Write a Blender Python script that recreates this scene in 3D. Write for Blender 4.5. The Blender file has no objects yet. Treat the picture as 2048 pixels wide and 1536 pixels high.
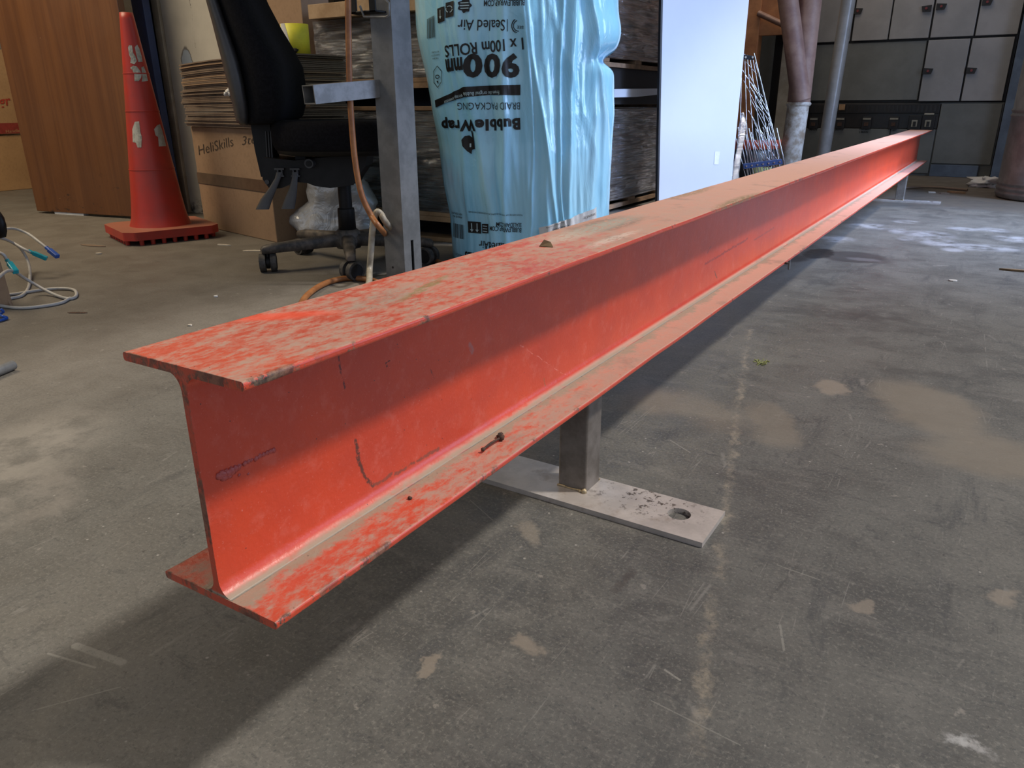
import bpy, bmesh, math, random
from mathutils import Vector, Matrix, noise as mnoise
random.seed(7)
SC = bpy.context.scene
COL = SC.collection

# ------------------------------------------------------------------ camera
FPX = 1507.6; YAW = 0.5562878; PITCH = 0.3553746; ROLL = -0.005562
CAM = Vector((0, 0, 0.56))
cp, sp, cy, sy = math.cos(PITCH), math.sin(PITCH), math.cos(YAW), math.sin(YAW)
FW = Vector((-sy*cp, cy*cp, -sp)); R0 = Vector((cy, sy, 0)); U0 = R0.cross(FW)
RT = R0*math.cos(ROLL)+U0*math.sin(ROLL); UP = -R0*math.sin(ROLL)+U0*math.cos(ROLL)
cam = bpy.data.cameras.new('camera'); cam.sensor_width = 36; cam.lens = FPX/2048*36
cam.clip_start = .02; cam.clip_end = 100
camo = bpy.data.objects.new('camera', cam); COL.objects.link(camo)
m = Matrix((RT, UP, -FW)).transposed().to_4x4(); m.translation = CAM
camo.matrix_world = m; SC.camera = camo

# ------------------------------------------------------------------ light
SC.view_settings.view_transform = 'Standard'; SC.view_settings.look = 'None'
SC.view_settings.gamma = 1; SC.view_settings.use_curve_mapping = False
SC.view_settings.exposure = -0.08
W = bpy.data.worlds.new('world'); SC.world = W; W.use_nodes = True
bg = W.node_tree.nodes['Background']; bg.inputs[0].default_value = (.74, .83, 1.0, 1); bg.inputs[1].default_value = .58

def light(name, kind, loc, direction, color, energy, size=None, sizey=None, angle=None, spread=None):
    l = bpy.data.lights.new(name, kind); l.color = color; l.energy = energy
    if kind == 'AREA':
        l.shape = 'RECTANGLE'; l.size = size; l.size_y = sizey
        if spread: l.spread = spread
    if angle: l.angle = angle
    o = bpy.data.objects.new(name, l); COL.objects.link(o); o.location = loc
    o.rotation_euler = Vector(direction).to_track_quat('-Z', 'Y').to_euler()
    return o
light('sun', 'SUN', (3, 0, 6), (-1, -.6, -1.66), (1, .92, .84), 2.9, angle=math.radians(4.5))
light('daylight_fill', 'AREA', (2.7, 3.9, 1.2), (-1, 0, -.12), (.46, .62, 1), 46, 1.8, 2.0, spread=math.radians(110))  # unseen blue area lamp for the daylight from the right; no door is built
light('daylight_fill', 'AREA', (1.9, 4.3, 2.7), (-.85, .0, -1), (.42, .60, 1), 44, .7, 1.2, spread=math.radians(62))  # second lamp, added from above to turn the far floor bluer
light('ceiling_lamp', 'AREA', (-4.2, .9, 2.95), (0, .2, -1), (1, .82, .58), 100, 1.6, 1.6)
light('ceiling_lamp', 'AREA', (-1.3, 6.2, 2.95), (.0, .25, -1), (1, .86, .70), 26, 1.8, 1.0)

# ------------------------------------------------------------------ pixel to place helpers
def ray(x, y): return FW*FPX+RT*(x-1024)-UP*(y-768)
def gp(x, y, z=0.0):
    d = ray(x, y); return CAM+d*((z-CAM.z)/d.z)
def ony(x, y, Y):
    d = ray(x, y); return CAM+d*(Y/d.y)
def onx(x, y, X):
    d = ray(x, y); return CAM+d*(X/d.x)
def onplane(x, y, P, n):
    d = ray(x, y); return CAM+d*((Vector(P)-CAM).dot(n)/d.dot(n))
VH = Vector((FW.x, FW.y, 0)).normalized()      # horizontal view heading
RH = Vector((VH.y, -VH.x, 0))
def onv(x, y, P): return onplane(x, y, P, VH)

# ------------------------------------------------------------------ materials
class NT:
    def __init__(s, name):
        s.m = bpy.data.materials.new(name); s.m.use_nodes = True
        s.t = s.m.node_tree; s.b = s.t.nodes['Principled BSDF']; s.out = s.t.nodes['Material Output']
        s.tc = s.t.nodes.new('ShaderNodeTexCoord'); s.obj = s.tc.outputs['Object']
    def n(s, k): return s.t.nodes.new(k)
    def put(s, sock, v):
        if v is None: return
        if isinstance(v, bpy.types.NodeSocket): s.t.links.new(v, sock)
        elif isinstance(v, (tuple, list, Vector)):
            v = tuple(v)
            if sock.type == 'RGBA' and len(v) == 3: v = v+(1,)
            sock.default_value = v
        else: sock.default_value = v
    def noise(s, scale=5, detail=4, rough=.6, vec=None, dist=0, col=False):
        n = s.n('ShaderNodeTexNoise'); s.put(n.inputs['Vector'], vec or s.obj)
        n.inputs['Scale'].default_value = scale; n.inputs['Detail'].default_value = detail
        n.inputs['Roughness'].default_value = rough; n.inputs['Distortion'].default_value = dist
        return n.outputs['Color' if col else 'Fac']
    def vor(s, scale, vec=None, feature='F1', rand=1):
        n = s.n('ShaderNodeTexVoronoi'); s.put(n.inputs['Vector'], vec or s.obj); n.feature = feature
        n.inputs['Scale'].default_value = scale; n.inputs['Randomness'].default_value = rand
        return n.outputs['Distance']
    def mapv(s, scale=(1, 1, 1), rot=(0, 0, 0), loc=(0, 0, 0), vec=None):
        n = s.n('ShaderNodeMapping'); s.put(n.inputs['Vector'], vec or s.obj)
        n.inputs['Scale'].default_value = scale; n.inputs['Rotation'].default_value = rot; n.inputs['Location'].default_value = loc
        return n.outputs[0]
    def math(s, op, a, b=0.0, c=None, clamp=False):
        n = s.n('ShaderNodeMath'); n.operation = op; n.use_clamp = clamp
        s.put(n.inputs[0], a); s.put(n.inputs[1], b)
        if c is not None: s.put(n.inputs[2], c)
        return n.outputs[0]
    def vm(s, op, a, b=None, val=False, scale=None):
        n = s.n('ShaderNodeVectorMath'); n.operation = op; s.put(n.inputs[0], a)
        if b is not None: s.put(n.inputs[1], b)
        if scale is not None: s.put(n.inputs['Scale'], scale)
        return n.outputs['Value' if val else 'Vector']
    def ss(s, x, a, b, lo=0.0, hi=1.0):     # smoothstep a..b -> lo..hi
        n = s.n('ShaderNodeMapRange'); n.interpolation_type = 'SMOOTHSTEP'
        s.put(n.inputs['Value'], x)
        if a > b: a, b, lo, hi = b, a, hi, lo
        n.inputs['From Min'].default_value = a; n.inputs['From Max'].default_value = b
        n.inputs['To Min'].default_value = lo; n.inputs['To Max'].default_value = hi
        return n.outputs[0]
    def mix(s, f, a, b):
        n = s.n('ShaderNodeMix'); n.data_type = 'RGBA'
        s.put(n.inputs['Factor'], f); s.put(n.inputs[6], a); s.put(n.inputs[7], b)
        return n.outputs[2]
    def mul(s, a, b): return s.math('MULTIPLY', a, b)
    def mx(s, a, b): return s.math('MAXIMUM', a, b)
    def sep(s, v=None):
        n = s.n('ShaderNodeSeparateXYZ'); s.put(n.inputs[0], v or s.obj); return n.outputs
    def nz(s):
        g = s.n('ShaderNodeNewGeometry'); return s.sep(g.outputs['Normal'])
    def bump(s, h, strength=.3, dist=.002, prev=None):
        n = s.n('ShaderNodeBump'); n.inputs['Strength'].default_value = strength; n.inputs['Distance'].default_value = dist
        s.put(n.inputs['Height'], h)
        if prev: s.put(n.inputs['Normal'], prev)
        return n.outputs[0]
    def seg(s, A, B, w0, w1, vec=None):     # soft line mask between A and B
        A = Vector(A); B = Vector(B); ba = B-A
        pa = s.vm('SUBTRACT', vec or s.obj, A)
        h = s.math('DIVIDE', s.vm('DOT_PRODUCT', pa, ba, True), ba.length_squared, clamp=True)
        d = s.vm('LENGTH', s.vm('SUBTRACT', pa, s.vm('SCALE', ba, scale=h)), val=True)
        return s.ss(d, w0, w1, 1, 0)
    def ell(s, c, r, ang=0, soft=.3, vec=None):
        n = s.n('ShaderNodeMapping'); n.vector_type = 'TEXTURE'; s.put(n.inputs['Vector'], vec or s.obj)
        n.inputs['Location'].default_value = c; n.inputs['Rotation'].default_value = (0, 0, ang); n.inputs['Scale'].default_value = r
        d = s.vm('LENGTH', n.outputs[0], val=True)
        return s.ss(d, 1-soft, 1+soft, 1, 0)
    def done(s, base=None, rough=None, metal=None, normal=None, **k):
        b = s.b.inputs
        s.put(b['Base Color'], base); s.put(b['Roughness'], rough); s.put(b['Metallic'], metal); s.put(b['Normal'], normal)
        for kk, v in k.items(): s.put(b[kk.replace('_', ' ')], v)
        return s.m

def simple(name, col, rough=.5, metal=0, var=.12, scale=30, bump=0, col2=None, cscale=None, spec=.5, coat=0):
    t = NT(name)
    f = t.noise(cscale or scale, 5, .65)
    c2 = col2 or tuple(c*(1-var*2) for c in col)
    c = t.mix(t.ss(f, .35, .65), col, c2)
    nrm = t.bump(t.noise(scale*4, 4, .6), .4, bump) if bump else None
    return t.done(c, rough, metal, nrm, Specular_IOR_Level=spec, Coat_Weight=coat)

M = {}
M['black_plastic'] = simple('black plastic', (.009, .009, .0095), .5, var=.2, bump=.0004, spec=.3)
M['grey_plastic'] = simple('grey plastic', (.05, .05, .052), .38, var=.1)
M['black_fabric'] = simple('black fabric', (.010, .010, .012), .95, var=.2, scale=120, bump=.0012, spec=.15)
M['dusty_plastic'] = simple('dusty plastic', (.035, .033, .031), .6, col2=(.12, .10, .08), scale=25)
M['rubber'] = simple('caster tread', (.07, .065, .06), .6, var=.3, scale=60)
M['galv'] = simple('galvanised steel', (.25, .25, .24), .5, .4, col2=(.17, .17, .16), scale=22, bump=.0005)
M['pole_grey'] = simple('silver grey paint', (.42, .42, .41), .35, .2, col2=(.34, .34, .33), scale=12)
M['chrome'] = simple('chrome wire', (.72, .73, .74), .18, 1, var=.1)
M['post_grey'] = simple('grey painted steel', (.20, .205, .205), .38, .25, col2=(.14, .145, .145), scale=14, bump=.0006)
M['white_paint'] = simple('white paint', (.60, .60, .58), .5, col2=(.42, .40, .35), scale=6, bump=.001)
M['panel_white'] = simple('white laminate', (.58, .60, .645), .34, col2=(.565, .585, .63), scale=3)
M['dark_edge'] = simple('dark edging', (.02, .02, .022), .5)
M['navy'] = simple('navy paint', (.022, .045, .13), .45, col2=(.016, .032, .09), scale=8)
M['blue_grey'] = simple('blue grey paint', (.10, .13, .17), .5, col2=(.07, .09, .12), scale=8)
M['cab_grey'] = simple('grey enamel', (.155, .16, .15), .45, col2=(.125, .13, .12), scale=5)
M['door_grey'] = simple('pale grey enamel', (.30, .29, .285), .42, col2=(.24, .235, .23), scale=3)
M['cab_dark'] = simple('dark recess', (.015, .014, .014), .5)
M['breaker'] = simple('brown black phenolic', (.012, .010, .009), .35, col2=(.02, .015, .012))
M['ivory'] = simple('ivory label', (.32, .30, .24), .6)
M['red_dot'] = simple('red latch button', (.20, .03, .03), .4)
M['ink'] = simple('black ink', (.012, .012, .012), .45, var=.1)
M['marker'] = simple('marker ink', (.05, .035, .025), .8)
M['white_ink'] = simple('pale print', (.45, .62, .68), .5, var=.05)
M['red_print'] = simple('red print', (.42, .05, .02), .6)
M['red_tape'] = simple('red printed tape', (.30, .045, .03), .45)
M['yellow'] = simple('yellow paper roll', (.88, .82, .06), .55, var=.05)
M['white'] = simple('white paper', (.72, .72, .70), .6, var=.05)
M['wood_board'] = simple('pallet wood', (.26, .16, .09), .7, col2=(.14, .085, .05), scale=9, bump=.002)
M['wood_pale'] = simple('pale pallet wood', (.42, .29, .17), .7, col2=(.30, .19, .10), scale=9, bump=.002)
M['cable'] = simple('grey cable', (.50, .49, .46), .5, var=.08)
M['blue_plug'] = simple('blue plastic', (.02, .10, .45), .3)
M['teal_plug'] = simple('teal plastic', (.02, .38, .45), .2)
M['hose_orange'] = simple('orange hose', (.36, .15, .05), .45, col2=(.24, .09, .03), scale=20)
M['hose_white'] = simple('off white hose', (.42, .38, .30), .45, col2=(.26, .23, .17), scale=20)
M['pipe_brown'] = simple('red oxide pipe', (.32, .20, .15), .55, col2=(.20, .11, .085), scale=7, bump=.001)
M['pipe_white'] = simple('chipped white pipe', (.60, .57, .51), .5, col2=(.30, .23, .16), scale=9, bump=.001, cscale=16)
M['orange_paint'] = simple('orange painted steel', (.46, .20, .08), .5, col2=(.30, .12, .05), scale=6)
M['cream'] = simple('cream painted steel', (.40, .35, .26), .55, col2=(.28, .24, .17), scale=5)
M['dark_wall'] = simple('dark wall', (.06, .055, .05), .8)
M['beige_wall'] = simple('beige wall', (.40, .34, .26), .8, col2=(.30, .25, .18), scale=2)
M['ceil'] = simple('ceiling sheeting', (.35, .34, .32), .8)
M['rust'] = simple('rusty iron', (.10, .045, .025), .8, col2=(.03, .02, .015), scale=200)
M['leafy'] = simple('dry leaf', (.16, .10, .045), .8, scale=60)
M['green_bit'] = simple('dry moss', (.30, .32, .12), .8, scale=60)
M['paper_scrap'] = simple('pale scrap', (.55, .50, .42), .8)
M['stick'] = simple('wood splinter', (.40, .24, .12), .8)
M['red_plastic'] = simple('red plastic', (.35, .05, .02), .4)
M['crate_black'] = simple('black crate plastic', (.012, .013, .018), .4)
M['tape_brown'] = simple('brown packing tape', (.13, .085, .055), .28)

def cardboard(name, a, b):
    t = NT(name)
    f = t.noise(2.2, 4, .6); g = t.noise(60, 3, .6)
    c = t.mix(t.ss(f, .3, .7), a, b)
    c = t.mix(t.mul(t.ss(g, .45, .75), .25), c, tuple(x*.6 for x in b))
    return t.done(c, .75, 0, t.bump(t.noise(25, 3), .3, .002), Specular_IOR_Level=.25)
M['card'] = cardboard('kraft cardboard', (.33, .22, .135), (.26, .17, .105))
M['card_warm'] = cardboard('bright kraft cardboard', (.46, .27, .12), (.36, .20, .09))
M['card_dull'] = cardboard('dull cardboard', (.25, .185, .135), (.15, .108, .078))
M['card_dark'] = cardboard('dark wrapped cardboard', (.085, .058, .042), (.035, .026, .022))

def sheets_mat():
    t = NT('layered cardboard edges')
    v = t.mapv((1.2, 1.2, 60)); w = t.noise(2.0, 5, .7, v, .6)
    v2 = t.mapv((3, 3, 160)); w2 = t.noise(1.6, 3, .7, v2, .3)
    c = t.mix(t.ss(w, .38, .66), (.05, .038, .030), (.24, .165, .11))
    c = t.mix(t.mul(t.ss(w2, .52, .72), .7), c, (.36, .27, .19))
    c = t.mix(t.ss(w2, .36, .30), c, (.010, .009, .009))
    return t.done(c, .6, 0, t.bump(w2, .8, .004))
M['layers'] = sheets_mat()
def film_mat():
    t = NT('stretch film')
    tr = t.n('ShaderNodeBsdfTransparent'); tr.inputs[0].default_value = (.93, .93, .93, 1)
    gl = t.n('ShaderNodeBsdfGlossy'); gl.inputs['Roughness'].default_value = .22; gl.inputs['Color'].default_value = (.9, .93, 1, 1)
    v = t.mapv((2.5, 2.5, 16), (0, .12, 0)); h = t.noise(3.5, 6, .72, v, 1.4)
    b = t.bump(h, 1.0, .035); t.put(gl.inputs['Normal'], b)
    mx = t.n('ShaderNodeMixShader'); fr = t.n('ShaderNodeFresnel'); t.put(fr.inputs['Normal'], b)
    t.put(mx.inputs[0], t.math('ADD', t.mul(fr.outputs[0], .9), t.ss(t.noise(4, 5, .7, t.mapv((2, 2, 12), loc=(9, 2, 1)), 1), .42, .66, .16, .62), clamp=True))
    t.put(mx.inputs[1], tr.outputs[0]); t.put(mx.inputs[2], gl.outputs[0])
    t.put(t.out.inputs['Surface'], mx.outputs[0]); return t.m
M['film'] = film_mat()

def plastic_bag_blue():
    t = NT('pale blue polythene')
    n1 = t.noise(5, 5, .6, t.mapv((1, 1, .35)), .8)
    c = t.mix(t.ss(n1, .3, .7), (.29, .70, .95), (.43, .80, .98))
    return t.done(c, .13, 0, t.bump(t.noise(7, 5, .6, t.mapv((1, 1, .4)), 1.2), .35, .02), Specular_IOR_Level=.6, Coat_Weight=.3, Coat_Roughness=.08,
                  Subsurface_Weight=.0)
M['bag_blue'] = plastic_bag_blue()
t = NT('silver grey polythene')
M['bag_silver'] = t.done(t.mix(t.ss(t.noise(6, 4), .3, .7), (.44, .45, .46), (.56, .57, .58)), .22, .25, t.bump(t.noise(9, 5, .6, None, 1), .6, .02))

def door_wood():
    t = NT('varnished veneer')
    v = t.mapv((14, 14, .55)); g = t.noise(1.5, 6, .6, v, .6)
    v2 = t.mapv((70, 70, 1.6)); g2 = t.noise(1.5, 3, .6, v2)
    c = t.mix(t.ss(g, .3, .7), (.148, .057, .016), (.104, .038, .011))
    c = t.mix(t.mul(t.ss(g2, .5, .7), .18), c, (.06, .02, .008))
    z = t.sep()[2]
    sc = t.mul(t.ss(t.noise(14, 6, .75, t.mapv((1, 1, 2.2))), .60, .68), t.ss(z, .32, .02))
    c = t.mix(sc, c, (.02, .013, .01))
    sp = t.mul(t.ss(t.noise(40, 3, .6, t.mapv((.3, .3, 2.5))), .76, .79), 1)
    c = t.mix(sp, c, (.35, .2, .1))
    return t.done(c, t.ss(t.noise(5), .3, .7, .42, .58), 0, t.bump(g2, .15, .001))
M['door_wood'] = door_wood()

def cone_mat():
    t = NT('faded cone plastic')
    f = t.noise(9, 5, .6)
    c = t.mix(t.ss(f, .35, .7), (.46, .032, .018), (.36, .038, .024))
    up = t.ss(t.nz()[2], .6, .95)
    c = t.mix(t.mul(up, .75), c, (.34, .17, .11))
    return t.done(c, .42, 0, t.bump(t.noise(40), .15, .001))
M['cone'] = cone_mat()
t = NT('worn reflective tape')
M['cone_tape'] = t.done(t.mix(t.ss(t.noise(30, 5, .7), .4, .6), (.50, .49, .42), (.34, .33, .27)), .5)

# --- beam dims
BX = -.47778; BY0 = .312; BY1 = 6.016; BZ = .1788; BH = .2047; BW = .137; FT = .0072; WT = .0065
BZT = BZ+BH
def beam_paint(kind):
    t = NT('red beam paint '+kind)
    t.obj = t.vm('ADD', t.obj, (BX, BY0, BZ))
    X, Y, Z = t.sep(); nx = t.nz()
    up = t.ss(nx[2], .55, .9)
    red = t.mix(t.ss(t.noise(7, 4, .6), .3, .7), (.64, .060, .015), (.53, .050, .019))
    chalk = t.ss(t.noise(46, 5, .7), .50, .70)
    red = t.mix(t.mul(chalk, .16), red, (.78, .26, .20))
    fine = t.noise(420, 3, .7)
    red = t.mix(t.mul(t.ss(fine, .62, .74), .32), red, (.85, .38, .32))  # pinkish speckle: soft pale reflection painted into the red
    base = red
    # dust lying on the upward faces, in streaks
    vs = t.mapv((26, 9, 10), (0, 0, .7)); st = t.noise(1.3, 7, .72, vs, .5)
    v3 = t.mapv((60, 22, 20), (0, 0, -.35)); st3 = t.noise(1.5, 5, .7, v3, .3)
    big = t.noise(4.2, 3, .5)
    gr = t.noise(85, 7, .8, t.mapv((1.3, .7, 1), (0, 0, .5)))
    far = t.ss(Y, .35, 1.9, 0, .26)
    dsum = t.math('ADD', t.math('ADD', t.mul(st, .26), t.mul(st3, .24)), t.math('ADD', t.mul(big, .18), t.mul(gr, .48)))
    dm = t.ss(t.math('ADD', dsum, far), .50, .66, .10, .88)
    dustc = t.mix(t.ss(st3, .35, .65), (.50, .27, .19), (.40, .30, .225))
    dustc = t.mix(t.ss(Y, .5, 2.2), dustc, (.60, .36, .26))
    grey = t.mul(t.ss(t.noise(9, 6, .7, t.mapv((1, 1, 1), loc=(3, 1, 0))), .55, .68), .65)
    dustc = t.mix(grey, dustc, (.27, .225, .17))
    base = t.mix(t.mul(up, dm), base, dustc)
    rough = t.math('ADD', .34, t.mul(t.mul(up, dm), .4))
    wob = t.vm('ADD', t.obj, t.vm('SCALE', t.vm('SUBTRACT', t.noise(60, 3, .6, col=True), (.5, .5, .5)), scale=.010))
    if kind == 'web':
        zz = t.math('SUBTRACT', Z, BZ)
        cr = t.mul(t.ss(zz, .0105, .0078), t.ss(t.noise(20, 5, .7, t.mapv((1, .5, 1))), .30, .50))
        base = t.mix(cr, base, (.36, .29, .21)); rough = t.math('ADD', rough, t.mul(cr, .3))
        def wp(x, y): p = onx(x, y, BX+WT/2); return p
        def ln(pts, w, col, amt=.9):
            nonlocal base
            k = None
            for a, b in zip(pts, pts[1:]):
                s_ = t.seg(wp(*a), wp(*b), w*.7, w*1.7, wob); k = s_ if k is None else t.mx(k, s_)
            k = t.mul(t.mul(k, amt), t.ss(t.noise(160, 3, .7), .36, .48))
            base = t.mix(k, base, col)
        ln([(711, 882), (718, 925), (735, 962), (745, 972)], .0019, (.07, .03, .02))
        ln([(745, 972), (790, 948), (830, 925), (878, 895)], .0016, (.15, .06, .04), .7)
        ln([(676, 716), (682, 745), (690, 775)], .0011, (.10, .015, .02), .9)
        ln([(771, 725), (773, 735)], .0010, (.05, .01, .01))
        ln([(770, 727), (781, 722)], .0007, (.05, .01, .01))
        ln([(1410, 528), (1495, 478)], .0022, (.26, .03, .03), .8)
        ln([(1415, 505), (1422, 492)], .0014, (.2, .03, .03), .7)
        ln([(1429, 545), (1434, 556)], .0016, (.07, .04, .03))
        ln([(1508, 480), (1525, 470), (1548, 455)], .0018, (.22, .05, .05), .6)
        ln([(860, 740), (868, 757)], .0008, (.1, .02, .02), .7)
        ln([(1088, 757), (1090, 770)], .0012, (.2, .12, .05), .7)
        ln([(940, 690), (945, 700)], .003, (.35, .22, .22), .5)
        ln([(1040, 690), (1160, 770)], .0006, (.95, .35, .28), .4)
    else:
        # rust and bare steel along the edges
        ex = t.math('SUBTRACT', BW/2, t.math('ABSOLUTE', t.math('SUBTRACT', X, BX)))
        edge = t.ss(ex, .0055, .0)
        ch = t.ss(t.noise(15, 6, .75, t.mapv((1, 1, 1), loc=(0, 0, 2 if kind == 'top' else 5))), .57, .62)
        near = t.ss(Y, BY0+.10, BY0+.02)
        ch2 = t.ss(t.noise(45, 5, .75), .47, .53)
        rustm = t.mx(t.mul(edge, t.mul(ch, .85)), t.mul(t.mul(edge, near), ch2))
        rc = t.mix(t.ss(t.noise(110, 4, .7), .35, .65), (.035, .022, .016), (.24, .15, .09))
        base = t.mix(rustm, base, rc); rough = t.mx(rough, t.mul(rustm, .75))
        if kind == 'top':
            for (px, py, rx, ry, c, a_) in ((1215, 449, .030, .10, (.11, .095, .065), .85), (1185, 458, .022, .16, (.55, .50, .40), .55),
                                           (1380, 385, .020, .12, (.30, .20, .10), .8), (1485, 401, .022, .14, (.22, .16, .07), .85),
                                           (850, 575, .006, .06, (.26, .20, .08), .8), (760, 600, .020, .05, (.30, .26, .2), .5),
                                           (985, 592, .006, .006, (.06, .045, .03), .95), (1225, 478, .01, .08, (.7, .6, .5), .5)):
                P = gp(px, py, BZT)
                k = t.mul(t.ell((P.x, P.y, P.z), (rx, ry, .05), .25 if px < 1000 else 0, .45, wob), t.mul(t.ss(t.noise(110, 4, .75, t.mapv((1.6, .5, 1))), .38, .52), a_))
                base = t.mix(k, base, c)
            # clean red smear near the end
            P = gp(560, 632, BZT)
            base = t.mix(t.mul(t.ell(tuple(P), (.012, .045, .05), -.75, .5, wob), .8), base, (.80, .09, .04))
        if kind == 'bottom':
            dx = t.math('SUBTRACT', t.math('ABSOLUTE', t.math('SUBTRACT', X, BX)), WT/2)
            wd = t.math('ADD', dx, t.mul(t.math('SUBTRACT', t.noise(20, 7, .8), .5), .075))
            k = t.mul(t.ss(wd, .030, .016), up)
            base = t.mix(t.mul(k, .85), base, (.31, .27, .19))
            gk = t.mul(t.mul(t.ss(t.noise(190, 3, .7), .66, .72), t.ss(dx, .035, .012)), up)
            base = t.mix(gk, base, (.05, .04, .03))
    base = t.mix(t.ss(t.vor(75), .055, .03), base, (.05, .03, .03))
    # end face: worn and rusty
    endm = t.mul(t.ss(Y, BY0+.0012, BY0+.0004), t.ss(t.noise(30, 6, .8, t.mapv((1, 1, .5))), .46, .56))
    base = t.mix(t.mul(endm, .85), base, t.mix(t.ss(t.noise(90, 4, .7), .4, .6), (.05, .022, .014), (.20, .09, .05)))
    b1 = t.bump(t.noise(230, 4, .6), .35, .0012)
    b2 = t.bump(t.noise(28, 3, .5), .35, .003, b1)
    return t.done(base, rough, 0, b2, Specular_IOR_Level=.55, Coat_Weight=.45 if kind == 'web' else t.mul(t.math('SUBTRACT', 1, up), .7), Coat_Roughness=.30)
M['beam_top'] = beam_paint('top'); M['beam_web'] = beam_paint('web'); M['beam_bot'] = beam_paint('bottom')
t = NT('bead paint'); M['bead'] = t.done((.42, .085, .075), .3, 0, t.bump(t.noise(300), .6, .002))

def raw_steel(name, a, b, speck=True):
    t = NT(name)
    f = t.noise(18, 6, .65); c = t.mix(t.ss(f, .35, .65), a, b)
    r = .42
    if speck:
        P = gp(1290, 1000, .0076)
        k = t.mul(t.ell((P.x-SBX, P.y-SBY, 0), (.085, .04, .1), -.05, .45), t.mul(t.ss(t.noise(75, 5, .75, t.mapv((1, 1, 1))), .54, .60), .85))
        c = t.mix(k, c, (.055, .038, .025))
        k2 = t.mul(t.ss(t.noise(13, 5, .7, t.mapv((1, 1, 1), loc=(4, 4, 0))), .57, .72), .45)
        c = t.mix(k2, c, (.22, .15, .09))
    return t.done(c, r, .35, t.bump(t.noise(90, 4), .25, .001))
SBX, SBY = -.465, .925
M['plate'] = raw_steel('dusty steel plate', (.56, .51, .46), (.44, .40, .36))
M['tube'] = raw_steel('mill scale tube', (.23, .205, .18), (.14, .12, .10), False)
M['weld'] = simple('weld metal', (.45, .36, .22), .35, .6, scale=200, bump=.002)

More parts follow.
